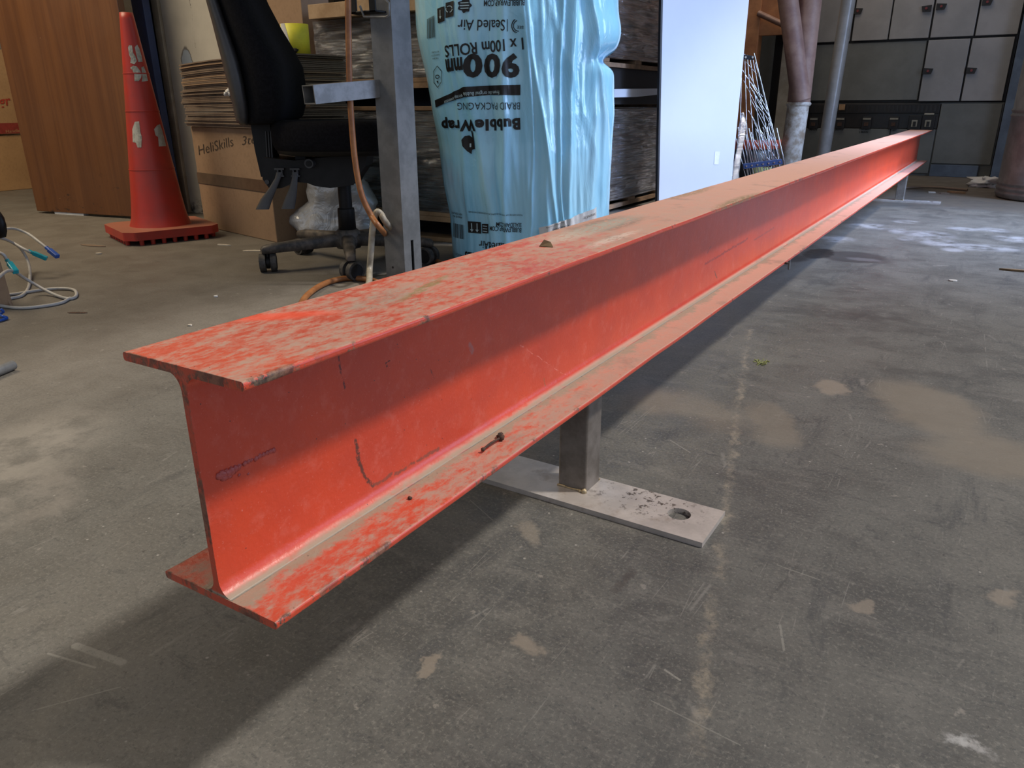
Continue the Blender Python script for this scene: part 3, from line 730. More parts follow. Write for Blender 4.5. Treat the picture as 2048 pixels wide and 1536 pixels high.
scrap(185, 492, .14, .03, .2, 'dirt_card' if False else 'card_dull', 'card_scrap', 'brown cardboard shred on the floor left of the cone', 'scrap', hgt=.003)
scrap(1905, 562, .026, .02, .2, 'paper_scrap', 'paper_scrap', 'white paper fleck on the floor right of the beam', 'scrap', hgt=.003)
scrap(1912, 386, .13, .03, -.3, 'stick', 'wood_splinter', 'orange brown wood splinter on the floor before the switchboard', 'scrap', hgt=.01)
scrap(1888, 388, .06, .02, .3, 'card_dull', 'wood_splinter', 'short dark splinter on the floor before the switchboard', 'scrap', hgt=.008)
scrap(1863, 386, .04, .03, 0, 'paper_scrap', 'paper_scrap', 'pale crumb on the brown floor near the far stand', 'scrap', hgt=.008)
scrap(2040, 543, .11, .02, .1, 'leafy', 'wood_splinter', 'dark splinter on the bluish floor near the right picture edge', 'scrap', hgt=.006)
P = gp(1578, 528)
mb = MB().tube([Vector((BX+.055, onx(1578, 528, BX+.055).y, BZ-.001)), Vector((BX+.056, onx(1578, 528, BX+.055).y, BZ-.035))], .003, 8, 1)
single(mb, 'hanging_screw', 'galv', 'small bright screw hanging below the lower flange of the beam', 'screw')
# rods at left
mb = MB().cyl(gp(-60, 765, .012), gp(26, 730, .012), .011, n=16)
single(mb, 'metal_rod', 'post_grey', 'short grey metal rod lying on the floor at the left edge', 'rod')

# ------------------------------------------------------------------ traffic cone
cx, cy = -3.19, 2.11
cone = thing('traffic_cone', 'tall faded red traffic cone standing before the brown door', 'cone', (cx, cy, 0), math.radians(-19))
T = XF[cone.name]
hw, chm = .202, .04; oc = [(hw, -hw+chm), (hw, hw-chm), (hw-chm, hw), (-hw+chm, hw), (-hw, hw-chm), (-hw, -hw+chm), (-hw+chm, -hw), (hw-chm, -hw)]
MB().prism(oc, T@Vector((0, 0, .022)), T.to_3x3()@Vector((1, 0, 0)), T.to_3x3()@Vector((0, 1, 0)), (0, 0, 1), .035).build('base', 'cone', cone, bevel=.006)
for i in range(8):
    for sd in range(4):
        if i in (0,): continue
        a = -hw+.02+(2*hw-.04)*i/8
        p = {0: (a, -hw+.02), 1: (hw-.02, a), 2: (-a, hw-.02), 3: (-hw+.02, -a)}[sd]
        if abs(p[0])+abs(p[1]) > 2*hw-chm-.02: continue
        MB().cyl(T@Vector((p[0], p[1], 0)), T@Vector((p[0], p[1], .025)), .009, .011, 10).build('foot', 'cone', cone)
def cr_(z):       # radius at height
    return .118-(z-.057)/(.925-.057)*(.118-.026)+.012*math.exp(-(z-.057)/.03)
prof = [(cr_(z), z) for z in [.055, .06, .07, .09, .12, .2, .3, .4, .5, .6, .7, .8, .9, .925]]
prof = prof+[(.020, .925), (.020, .9), (.100, .06)]
MB().lathe(prof, (cx, cy, 0), 64).build('cone_body', 'cone', cone)
for z, e in ((.30, .0012), (.54, .0012), (.69, .0008)):
    MB().lathe([(cr_(z)+e, z-.003), (cr_(z)+e+.0012, z), (cr_(z)+e, z+.003)], (cx, cy, 0), 64).build('ridge', 'cone', cone)
camaz = math.atan2(-cy, -cx)
def cone_pt(px, py):
    # where the sight line meets the cone skin
    d = ray(px, py).normalized(); t_ = 2.5
    best = None
    for k in range(2600):
        P = CAM+d*(2.6+k*.0008); r = math.hypot(P.x-cx, P.y-cy)
        if P.z < .05 or P.z > .93: continue
        if r < cr_(P.z)+.0015: best = P; break
    return best
def cone_patch(poly):
    bm = bmesh.new(); vs = [bm.verts.new((x, y, 0)) for x, y in poly]; bm.faces.new(vs)
    pts = []
    def fn(x, y):
        P = cone_pt(x, y)
        if P is None:
            c0 = sum((p[0] for p in poly))/len(poly); 
            for k in range(1, 30):
                P = cone_pt(x+(c0-x)*k/30, y)
                if P is not None: break
        return P if P is not None else Vector((cx, cy, .5))
    cut(bm, 4, fn); bm_obj('reflective_tape', bm, 'cone_tape', cone)
S1 = 460/2048
def c1(pts): return [(x*S1, y*S1) for x, y in pts]
cone_patch(c1([(1140, 420), (1150, 402), (1175, 405), (1185, 470), (1205, 500), (1218, 545), (1195, 572), (1160, 560), (1165, 520), (1150, 490)]))
cone_patch(c1([(1200, 420), (1222, 398), (1240, 430), (1262, 500), (1270, 550), (1232, 552), (1215, 490)]))
cone_patch(c1([(1158, 605), (1185, 585), (1215, 590), (1245, 625), (1262, 660), (1255, 695), (1235, 722), (1198, 722), (1195, 660), (1180, 625)]))
cone_patch(c1([(1258, 600), (1280, 590), (1300, 640), (1318, 720), (1262, 728), (1268, 690)]))
cone_patch(c1([(1200, 1085), (1238, 1080), (1250, 1180), (1262, 1220), (1258, 1312), (1225, 1314), (1208, 1270), (1182, 1265), (1178, 1150)]))
cone_patch(c1([(1372, 1150), (1400, 1115), (1425, 1105), (1445, 1160), (1480, 1300), (1415, 1305), (1408, 1220), (1385, 1205)]))

# ------------------------------------------------------------------ door slab and things at the left
dl = Vector((-4.543, 2.259, 0)); dr = Vector((-3.70, 2.41, 0)); dd = (dr-dl).normalized(); dn_ = Vector((-dd.y, dd.x, 0))
door = thing('wooden_door', 'brown varnished wooden door slab standing open behind the red cone', 'door', dl)
mb = MB(); a = [dl+Vector((0, 0, .012)), dr+Vector((0, 0, .012)), dr+dn_*.04+Vector((0, 0, .012)), dl+dn_*.04+Vector((0, 0, .012))]
mb.add(a+[p+Vector((0, 0, 2.03)) for p in a], [(0, 1, 2, 3), (4, 7, 6, 5), (0, 4, 5, 1), (1, 5, 6, 2), (2, 6, 7, 3), (3, 7, 4, 0)])
mb.build('door_slab', 'door_wood', door, bevel=.002)
mb = MB(); mb.box(dl.lerp(dr, .28)+dn_*.02+Vector((0, 0, .006)), (.22, .03, .012), math.atan2(dd.y, dd.x)); mb.build('floor_wedge', 'white', door)
nv = MB()
A = ony(272, 0, 2.60); B = ony(300, 0, 2.60)
nav = MB(); zt = 2.1; bl = Vector((-3.66, 2.60, 0)); 
dirx = Vector((-.045, 0, 1))
q0 = [Vector((-3.86, 2.60, 0)), Vector((-3.768, 2.60, 0)), Vector((-3.768, 2.64, 0)), Vector((-3.86, 2.64, 0))]
nav.add(q0+[p+Vector((-.03, 0, 2.0)) for p in q0], [(0, 1, 2, 3), (4, 7, 6, 5), (0, 4, 5, 1), (1, 5, 6, 2), (2, 6, 7, 3), (3, 7, 4, 0)])
single(nav, 'navy_board', 'navy', 'narrow navy blue board leaning on the white pier behind the cone', 'board', bevel=.002)
# dark strip put in for the shaded gap between door and blue door
single(MB().mm((-3.90, 2.66, 0), (-3.85, 2.71, 2.1)), 'dark_strip', 'dark_edge', 'dark narrow strip filling the shaded gap between the brown door and the blue panel', 'post')

def carton(name, c, d, rz, mat, label, tape=None, tapemat='tape_brown'):
    t_ = thing(name, label, 'box', c, rz); mb = MB(); T = XF[t_.name]
    h = Vector(d)
    vs = [T@Vector((x*h.x/2, y*h.y/2, z*h.z)) for z in (0, 1) for y in (-1, 1) for x in (-1, 1)]
    mb.add(vs, [(0, 2, 3, 1), (4, 5, 7, 6), (0, 1, 5, 4), (2, 6, 7, 3), (0, 4, 6, 2), (1, 3, 7, 5)])
    mb.build('box_body', mat, t_, bevel=.004)
    # top flap seams
    mb = MB(); R3 = T.to_3x3()
    mb.box(T@Vector((0, 0, h.z+.0008)), (h.x*.98, .05, .001), M3=R3); mb.build('packing_tape', tapemat, t_)
    return t_
# far-left cartons, face towards +x at x=-5.95
g = carton('cardboard_carton', (-6.25, 2.62, .38), (.60, .78, .55), 0, 'card_warm', 'tan carton with red letters and red stripe, left of the brown door')
MB().mm((-5.949, 2.235, .385), (-5.9478, 3.005, .455)).build('printed_stripe', 'red_tape', g)
fnx = lambda X: (lambda x, y: onx(x, y, X))
bm = place_text([('gr', .02, 0, 219, 23, 216, 20)], fnx(-5.9475)); bm_obj('printed_letters', bm, 'red_print', g)
bm = place_text([('Handle', .0, 12, 266, 40, 264, 6)], fnx(-5.9465)); bm_obj('printed_letters', bm, 'card_warm', g)
carton('cardboard_carton', (-6.25, 2.60, 0), (.58, .76, .375), 0, 'card_warm', 'plain tan carton on the floor under the red-striped carton')
carton('cardboard_carton', (-6.3, 2.45, .94), (.5, .6, .5), 0, 'beige_wall', 'pale carton at top of the stack left of the brown door')

# near-left carton with cables
nb = thing('cardboard_carton', 'cut-off open carton on the floor at the left edge, holding grey cables', 'box', (-2.68, 1.0, 0))
e0 = gp(25, 612); ed = Vector((-.93, -.36, 0)); e1 = Vector((-.30, .95, 0))
top = .20
mb = MB()
def slab(a, b, z0, z1, th):
    a = Vector(a); b = Vector(b); d = (b-a).normalized(); n_ = Vector((-d.y, d.x, 0))*th
    q = [a, b, b+n_, a+n_]; lean = Vector((-.02, 0, 0))
    mb.add([p+Vector((0, 0, z0)) for p in q]+[p+lean+Vector((0, 0, z1)) for p in q], [(0, 3, 2, 1), (4, 5, 6, 7), (0, 1, 5, 4), (1, 2, 6, 5), (2, 3, 7, 6), (3, 0, 4, 7)])
ax = e0; bx = e0+Vector((-.24, -.30, 0)); dx_ = e0+Vector((-.40, .10, 0)); cx2 = bx+Vector((-.40, .10, 0))
slab(bx, ax, 0, .215, .006); slab(ax, dx_, 0, .10, .006); slab(dx_, cx2, 0, .2, .006); slab(cx2, bx, 0, .2, .006)
mb.build('box_walls', 'card', nb)
# cables
def cable(pts, mat, label, plug=None, r=.0048):
    P = [(gp(x, y, z) if not isinstance(x, Vector) else x) for x, y, z in pts]
    t_ = thing('network_cable', label, 'cable', (P[-1].x, P[-1].y, 0))
    MB().tube(P, r, 8, 6).build('sheath', mat, t_)
    if plug:
        d = (P[-1]-P[-2]).normalized(); rz = math.atan2(d.y, d.x)
        M3 = d.to_track_quat('X', 'Z').to_matrix()
        MB().box(P[-1]+d*.018, (.045, .016, .014), M3=M3).build('plug', plug, t_, bevel=.002)
        MB().tube([P[-1]-d*.02, P[-1]], .0065, 8, 1).build('boot', plug, t_)
cable([(-40, 478, .16), (-5, 462, .16), (25, 457, .155), (55, 467, .135), (80, 485, .11), (100, 501, .085)], 'cable', 'grey cable arching from the left carton to a blue plug', 'blue_plug')
cable([(-30, 470, .15), (0, 476, .14), (25, 485, .12), (50, 499, .10), (69, 507, .085)], 'cable', 'grey cable reaching towards a teal plug left of the door foot', 'teal_plug')
cable([(-20, 500, .16), (5, 508, .15), (14, 520, .13), (20, 528, .12)], 'cable', 'short grey cable with teal plug hanging at the carton edge', 'teal_plug')
cable([(-20, 468, .16), (5, 476, .15), (40, 496, .09), (58, 530, .03), (58, 570, .006), (45, 590, .005), (20, 597, .005)], 'cable', 'pale cable looping down beside the carton edge')
cable([(-10, 560, .12), (20, 541, .11), (55, 560, .05), (100, 585, .012), (135, 597, .006), (152, 592, .005), (148, 580, .005), (120, 577, .006), (80, 580, .006), (30, 588, .005), (0, 590, .005)], 'cable', 'pale cable doubled in a long loop on the floor')
cable([(140, 596, .005), (120, 606, .005), (80, 613, .005), (40, 616, .005), (5, 612, .005), (-30, 606, .005)], 'cable', 'pale cable curving along the floor in front of the carton')
mb = MB(); mb.tube([gp(-10, 622, .006), gp(4, 632, .012), gp(14, 636, .005), gp(0, 641, .005), gp(-12, 643, .005)], .004, 8, 5); mb.tube([gp(-6, 630, .006), gp(6, 624, .02), gp(2, 618, .03)], .004, 8, 5)
single(mb, 'blue_strap', 'blue_plug', 'bit of blue strap on the floor at the left edge below the carton', 'strap')
mb = MB(); blob(mb, gp(-2, 450, .20), .035, 10, 6, (.6, .6, 1.2), .4)
single(mb, 'dark_adapter', 'black_plastic', 'dark adapter sticking up from the carton at the left edge', 'adapter')

# ------------------------------------------------------------------ carton with handwriting and the flattened boxes on it
BA = Vector((-3.275, 2.40, 0)); BB = Vector((-2.60, 2.255, 0)); ex = (BB-BA).normalized(); ey = Vector((-ex.y, ex.x, 0)); rzb = math.atan2(ex.y, ex.x)
LB = (BB-BA).length; mid_ = BA+ex*LB/2+ey*.14
hc = thing('cardboard_carton', 'brown carton with scribbled words and brown tape under the flattened boxes', 'box', mid_, rzb)
R3 = Matrix.Rotation(rzb, 3, 'Z')
MB().box(mid_+Vector((0, 0, .235)), (LB, .28, .47), rzb).build('box_body', 'card', hc, bevel=.004)
def bpt(u, z, e=.0012): return BA+ex*u-ey*e+Vector((0, 0, z))
MB().box(bpt(LB/2, .235), (LB+.002, .001, .052), rzb).build('packing_tape', 'tape_brown', hc)
MB().box(bpt(LB/2, .2105, .0006), (LB+.002, .003, .002), rzb).build('seam', 'marker', hc)
def fbox(x, y): return onplane(x, y, BA-ey*.0016, ey)
bm = place_text([('HeliSkills', -.012, 398, 310, 468, 291, 19, .25), ('3te', -.012, 484, 290, 512, 286, 17, .3)], fbox); bm_obj('handwriting', bm, 'marker', hc)
# flattened boxes
FL0 = Vector((-3.272, 2.376, 0)); SL = .91; SD = .28
zt0 = .4715; NS = 40
for i in range(NS):
    tt = i/NS; shift = (-.015 if 14 <= i < 22 else 0)+(.02 if i >= 24 else 0)+(.02*random.random()); rj = random.uniform(-.008, .008)
    L = SL+random.uniform(-.012, .02)-(.02 if i < 10 else 0); D = SD+random.uniform(-.006, .008)
    n = 10; rows_t = []; rows_b = []; wav = random.random()*6
    er = Vector((math.cos(rzb+rj), math.sin(rzb+rj), 0)); ern = Vector((-er.y, er.x, 0))
    zb_ = zt0+i*.00665; th = .0050+.0004*random.random()
    def zz(u, i=i): return .012*(i/NS)*(1-(1-u)**1.5)*1.0+ .003*math.sin(u*5)*(i/NS)
    mb = MB(); q = []
    o0 = FL0+ex*shift+ey*random.uniform(-.006, .008)
    for k in range(n+1):
        u = k/n; w0 = .0022*mnoise.noise(Vector((u*6, i*1.3, 0)))
        p = o0+er*L*u-ey*w0; p2 = p+ern*D
        z = zb_+zz(u); rag = .010*mnoise.noise(Vector((i*3.1, 0, 0))) if k in (0,) else 0
        q.append([p+Vector((rag, 0, z)), p2+Vector((rag, 0, z)), p2+Vector((rag, 0, z+th)), p+Vector((rag, 0, z+th))])
    mb.grid(q, False, True); mb.add(q[0], [(0, 1, 2, 3)]); mb.add(q[-1], [(3, 2, 1, 0)])
    warm = random.random() < .14
    o = mb.build('flattened_box', 'card' if warm else 'card_dull')
    origin(o, (o0.x, o0.y, zb_)); tag(o, 'flattened brown cardboard box in the tall stack on top of the scribbled carton', 'cardboard', 'flattened boxes stacked on the scribbled carton')
    if i % 2 == 0 or i > 24:
        mb = MB(); q = []
        for k in range(5):
            u = .735+.262*k/4; p = o0+er*L*u-ern*.003; z = zb_+zz(u)
            q.append([p+Vector((0, 0, z+.0004)), p+ern*.0028+Vector((0, 0, z+.0004)), p+ern*.0028+Vector((0, 0, z+th-.0004)), p+Vector((0, 0, z+th-.0004))])
        mb.grid(q, False, True); mb.add(q[0], [(0, 1, 2, 3)]); mb.add(q[-1], [(3, 2, 1, 0)]); mb.build('folded_edge', 'card_warm', o)
ztop = zt0+NS*.00665+.014
# white crumpled scrap on the stack face
mb = MB()
for k in range(5): blob(mb, onplane(453+k*4, 186-(k % 2)*4, FL0-ey*.012, ey), .012, 7, 5, jit=1.2)
single(mb, 'paper_wad', 'white', 'crumpled white paper wad stuck in the side of the flattened boxes', 'paper')
# yellow paper roll
P = onplane(595, 118, FL0+ey*.12, ey); yr = thing('paper_roll', 'upright yellow and white paper roll on the flattened boxes', 'roll', (P.x, P.y, ztop-.006))
mb = MB().lathe([(.020, 0), (.053, 0), (.053, .112), (.020, .112), (.020, 0)], (P.x, P.y, ztop-.006), 40); mb.build('roll', 'yellow', yr)
mb = MB(); a0 = math.atan2(-P.y, -P.x)-.85
for_rows = []
for j in range(7):
    z = ztop-.006+.112*j/6; e = .50-.40*(j/6)**1.5+.0
    for_rows.append([Vector((P.x+.0535*math.cos(a0-.45+k*(e+.45)/6), P.y+.0535*math.sin(a0-.45+k*(e+.45)/6), z)) for k in range(7)])
mb.grid(for_rows); mb.build('torn_wrapper', 'white', yr)
mb = MB(); blob(mb, P+Vector((.035, -.055, 0))*1+Vector((0, 0, ztop-P.z+.004)), .016, 8, 5, (1.6, .7, .8), 1)
single(mb, 'black_scrap', 'black_plastic', 'black plastic scrap at the foot of the yellow roll', 'scrap')
# cartons behind the chair

# ------------------------------------------------------------------ pallets of wrapped cardboard
def wrapped(x0, x1, y0, y1, z0, z1, label, cat='pallet load', filmed=True):
    t_ = thing('wrapped_cardboard', label, cat, ((x0+x1)/2, (y0+y1)/2, z0))
    mb = MB(); z = z0
    while z < z1-.008:
        th = random.choice((.006, .008, .010, .014)); th = min(th, z1-z); j = [random.uniform(0, .018) for _ in range(4)]
        a, b = x0+j[0], x1-j[1]; c_, d = y0+j[2], y1-j[3]
        sag = random.uniform(-.0015, .0015)
        mb.mm((a, c_, z+.0006), (b, d, z+th)); z += th+random.choice((0, .001, .002, .004))
    o = mb.build('cardboard_sheets', 'layers', t_); o['kind'] = 'stuff'
    if filmed:
        mb = MB(); nz_ = 14
        ring = []
        def pt(u, z):     # u 0..4 around
            k = int(u) % 4; f = u-int(u); C4 = [(x0, y0), (x1, y0), (x1, y1), (x0, y1)]
            a, b = C4[k], C4[(k+1) % 4]; x = a[0]+(b[0]-a[0])*f; y = a[1]+(b[1]-a[1])*f
            nn = [(0, -1), (1, 0), (0, 1), (-1, 0)][k]; e = .006+.010*abs(mnoise.noise(Vector((u*3, z*14, x0*3))))+.006*mnoise.noise(Vector((u*9, z*40, 2)))
            return Vector((x+nn[0]*e, y+nn[1]*e, z))
        us = [k*4/96 for k in range(96)]
        rows = [[pt(u, z0+(z1-z0)*j/26) for u in us] for j in range(27)]
        mb.grid(rows, True, True); mb.build('stretch_wrap', 'film', t_)
    return t_
def pallet(x0, x1, y0, y1, z0, z1, label, mat='wood_board'):
    t_ = thing('wooden_pallet', label, 'pallet', ((x0+x1)/2, (y0+y1)/2, z0))
    h = z1-z0; n = 5
    for k in range(n):
        y = y0+(y1-y0-.09)*k/(n-1)
        MB().mm((x0, y, z1-.018), (x1, y+.09, z1)).build('deck_board', mat, t_, bevel=.002)
    MB().mm((x0, y0, z1-.040), (x1, y0+.02, z1-.0185)).build('edge_board', mat, t_)
    MB().mm((x1-.02, y0+.021, z1-.040), (x1, y1, z1-.0185)).build('edge_board', mat, t_)
    for x in (x0, (x0+x1)/2-.045, x1-.09):
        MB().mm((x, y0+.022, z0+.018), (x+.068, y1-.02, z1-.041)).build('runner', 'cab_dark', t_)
    for k in (0, n-1):
        y = y0+(y1-y0-.09)*k/(n-1)
        MB().mm((x0, y, z0), (x1, y+.09, z0+.0175)).build('deck_board', mat, t_, bevel=.002)
    return t_
AX0, AX1, AY0, AY1 = -2.72, -1.87, 2.64, 3.22
zz_ = lambda py: ony(870, py, AY0).z
pallet(AX0, AX1, AY0, AY1, 0, .125, 'wooden pallet on the floor below the dark cardboard, left of the blue bag', 'wood_pale')
wrapped(AX0+.02, AX1-.02, AY0+.01, AY1, .126, .535, 'dark wrapped cardboard bundle on the floor pallet behind the office chair')
pallet(AX0, AX1, AY0, AY1, .537, .665, 'wooden pallet between the two wrapped bundles left of the blue bag')
wrapped(-2.66, AX1-.02, AY0+.01, AY1, .667, .905, 'upper wrapped cardboard bundle behind the grey post')
single(MB().mm((-2.64, 2.60, .908), (AX1+.02, AY1, .965)), 'wooden_board', 'wood_pale', 'wooden board on top of the upper bundle behind the chair', 'board', bevel=.002)
carton('cardboard_carton', (-2.905, 2.80, 0), (.25, .16, 1.25), -.1, 'card', 'tall brown carton behind the yellow roll, cut off by the picture top')
BX0, BX1, BY0_, BY1_ = -2.62, -1.75, 3.26, 5.0
pallet(BX0, BX1, BY0_, BY1_, 0, .06, 'low wooden pallet under the dark wrapped stack right of the blue bag')
wrapped(BX0+.02, BX1-.01, BY0_, BY1_, .062, .535, 'dark shrink-wrapped cardboard bundle low between the blue bag and white panel')
pallet(BX0, BX1, BY0_, BY1_, .538, .775, 'dark wooden pallet between wrapped bundles right of the blue bag')
wrapped(BX0+.02, BX1-.01, BY0_, BY1_, .777, 1.25, 'shrink-wrapped cardboard bundle high between the blue bag and white panel')
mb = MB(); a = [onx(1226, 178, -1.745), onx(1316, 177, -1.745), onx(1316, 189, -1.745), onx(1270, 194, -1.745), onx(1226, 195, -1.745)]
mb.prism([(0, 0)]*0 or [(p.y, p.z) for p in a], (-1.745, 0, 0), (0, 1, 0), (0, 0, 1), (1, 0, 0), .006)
single(mb, 'gap_light_strip', 'panel_white', 'white strip standing in for light seen through the pallet gap between the bag and the white panel', 'strip')  # solid strip added for the light showing through the slot

# ------------------------------------------------------------------ silver bag behind the chair
def crumple(name, outline, P0, depth, mat, label, cat, amp=.03, n=40, rows_=16, base_z=0):
    """closed soft lump: left/right outline rows in the facing plane through P0, with real depth"""
    rows = []
    for j in range(rows_+1):
        f = j/rows_; k = f*(len(outline)-1); i = min(int(k), len(outline)-2); g_ = k-i
        l = [outline[i][q]+(outline[i+1][q]-outline[i][q])*g_ for q in range(3)]
        y_, xl, xr = l
        A = onv(xl, y_, P0); B = onv(xr, y_, P0); mid = (A+B)/2; hw_ = (B-A).length/2; row = []
        for q in range(n):
            a = 2*math.pi*q/n; dp = depth*min(1, hw_/.1)
            p = mid+RH*hw_*math.copysign(abs(math.cos(a))**.8, math.cos(a))-VH*dp*math.copysign(abs(math.sin(a))**.8, math.sin(a))
            nn = (RH*math.cos(a)-VH*math.sin(a))
            w = amp*(mnoise.noise(p*9)*.7+abs(mnoise.noise(p*22))*.6-.2)
            p = p+nn*w; p.z = max(base_z+.001, p.z+amp*.5*mnoise.noise(p*14+Vector((5, 0, 0)))); row.append(p)
        rows.append(row)
    mb = MB().grid(rows, True, True); mb.add(rows[0], [tuple(range(n))], True); mb.add(rows[-1], [tuple(range(n))], True)
    return single(mb, name, mat, label, cat)
crumple('plastic_bag', [(345, 645, 700), (365, 618, 735), (400, 618, 752), (425, 590, 755), (440, 574, 750), (460, 590, 745), (478, 600, 740)], (-2.33, 2.50, 0), .08, 'bag_silver', 'crumpled silver grey plastic bag on the floor behind the office chair', 'bag', .035, 48, 24)

# ------------------------------------------------------------------ office chair
CH = Vector((-2.012, 2.083, 0))
ch = thing('office_chair', 'black office chair on casters, side on, between the cone and the grey post', 'chair', CH, YAW)
T = XF[ch.name]
def L(x, y, z): return T@Vector((x, y, z))
def loft(sections, n=28, p_=2.6):
    """sections: centre(x,z), half x, half y ; super-ellipse rings stacked"""
    rows = []
    for (x, y, z, hx_, hy_) in sections:
        row = []
        for k in range(n):
            a = 2*math.pi*k/n; c_, s_ = math.cos(a), math.sin(a)
            row.append(L(x+hx_*math.copysign(abs(c_)**(2/p_), c_), y+hy_*math.copysign(abs(s_)**(2/p_), s_), z))
        rows.append(row)
    mb = MB().grid(rows, True, True); mb.add(rows[0], [tuple(range(n))], True); mb.add(rows[-1], [tuple(range(n))], True); return mb
def chp(px, py): # local x,z of a pixel in the chair's middle plane
    p = T.inverted()@onv(px, py, CH); return p.x, p.z
# seat cushion
secs = []
for k in range(9):
    a = math.pi*k/8; z = .462-.050*math.cos(a); e = .90+.10*math.sin(a)**.6 if 0 < k < 8 else .88
    secs.append((.02, 0, z, .248*e, .235*e))
loft(secs).build('seat', 'black_fabric', ch)
loft([(.02, 0, .398, .20, .19), (.02, 0, .405, .232, .22), (.02, 0, .424, .236, .224)]).build('seat_shell', 'black_plastic', ch)
# backrest: front cushion and rear shell, outline from side
prof_b = [(248, 503, 560), (243, 497, 580), (232, 494, 590), (205, 488, 596), (170, 480, 595), (130, 470, 590), (90, 460, 570), (50, 450, 547), (0, 436, 523), (-60, 424, 498), (-120, 416, 476), (-180, 412, 458), (-215, 414, 440)]
def back(dx0, dx1, wd, mat, name):
    rows = []; n = 30
    for k, (py, xl, xr) in enumerate(prof_b):
        x0, z0 = chp(xl, py); x1, z1 = chp(xr, py); f = k/(len(prof_b)-1)
        a0 = x0+(x1-x0)*dx0; a1 = x0+(x1-x0)*dx1; w_ = wd*(.72+.28*math.sin(math.pi*min(1, f*1.15+.12)))*(0.8 if k in (0,) else 1)
        row = []
        for q in range(n):
            a = 2*math.pi*q/n; c_, s_ = math.cos(a), math.sin(a)
            yy = w_*math.copysign(abs(s_)**.75, s_); bow = -.055*(1-abs(yy)/wd) if False else .0
            row.append(L((a0+a1)/2+(a1-a0)/2*math.copysign(abs(c_)**.7, c_)+.04*(yy/wd)**2-.02, yy, (z0+z1)/2))
        rows.append(row)
    mb = MB().grid(rows, True, True); mb.add(rows[0], [tuple(range(n))], True); mb.add(rows[-1], [tuple(range(n))], True)
    return mb.build(name, mat, ch)
back(.24, 1.0, .205, 'black_fabric', 'backrest'); back(.0, .34, .195, 'grey_plastic', 'back_shell')
# upright bar
def quadbar(pts, hy_, mat, name, parent=ch, bevel=.004):
    a = [L(x, -hy_, z) for x, z in pts]; b = [L(x, hy_, z) for x, z in pts]; n = len(pts)
    mb = MB().add(a+b, [(i, (i+1) % n, n+(i+1) % n, n+i) for i in range(n)]); mb.add(a, [tuple(range(n))]); mb.add(b, [tuple(range(n-1, -1, -1))])
    return mb.build(name, mat, parent, bevel=bevel)
quadbar([chp(*p) for p in ((506, 240), (545, 244), (552, 300), (556, 352), (528, 352), (516, 300))], .035, 'black_plastic', 'back_upright')
for k in range(3):
    x0, z0 = chp(538+k*5, 262); x1, z1 = chp(541+k*5, 315)
    MB().tube([L(x0, -.037, z0), L(x1, -.037, z1)], .003, 6, 1).build('upright_rib', 'grey_plastic', ch)
quadbar([chp(*p) for p in ((534, 312), (600, 318), (660, 312), (742, 306), (738, 330), (722, 352), (715, 366), (670, 372), (640, 368), (625, 362), (600, 360), (575, 372), (552, 374), (538, 355))], .075, 'black_plastic', 'tilt_mechanism', bevel=.008)
quadbar([chp(*p) for p in ((598, 300), (604, 288), (616, 288), (618, 316), (598, 318))], .05, 'black_plastic', 'seat_bracket')
x, z = chp(632, 323); kn = MB().cyl(L(x, -.074, z), L(x, -.105, z), .017, .0155, 24).build('tension_knob', 'grey_plastic', ch, bevel=.003)
MB().cyl(L(x, -.104, z), L(x, -.110, z), .010, .010, 20).build('knob_cap', 'black_plastic', kn)
x, z = chp(547, 360); MB().cyl(L(x, -.074, z), L(x, -.080, z), .008, n=16).build('pivot_bolt', 'grey_plastic', ch)
for pts in (((573, 340), (570, 352), (562, 370), (550, 392), (543, 411)), ((603, 340), (603, 352), (601, 370), (596, 392), (592, 410))):
    mb = MB(); rows = []
    for k, p in enumerate(pts):
        x, z = chp(*p); w_ = [.012, .0105, .014, .021, .024][k]
        row = []
        for q in range(12):
            a = 2*math.pi*q/12; row.append(L(x+w_*math.cos(a), -.085-.006*k+.005*math.sin(a), z))
        rows.append(row)
    mb.grid(rows, True, True); mb.add(rows[0], [tuple(range(12))]); mb.add(rows[-1], [tuple(range(12))])
    lv = mb.build('adjusting_lever', 'grey_plastic', ch)
    x, z = chp(pts[0][0], 341)
    MB().mm((0, 0, 0), (0, 0, 0)) if False else None
    mb = MB(); mb.box(L(x, -.083, z+.012), (.034, .014, .006), YAW); mb.box(L(x-.006, -.083, z), (.005, .012, .024), YAW); mb.box(L(x+.008, -.083, z), (.005, .012, .024), YAW); mb.box(L(x, -.083, z-.012), (.03, .014, .005), YAW)
    mb.build('lever_socket', 'grey_plastic', lv)
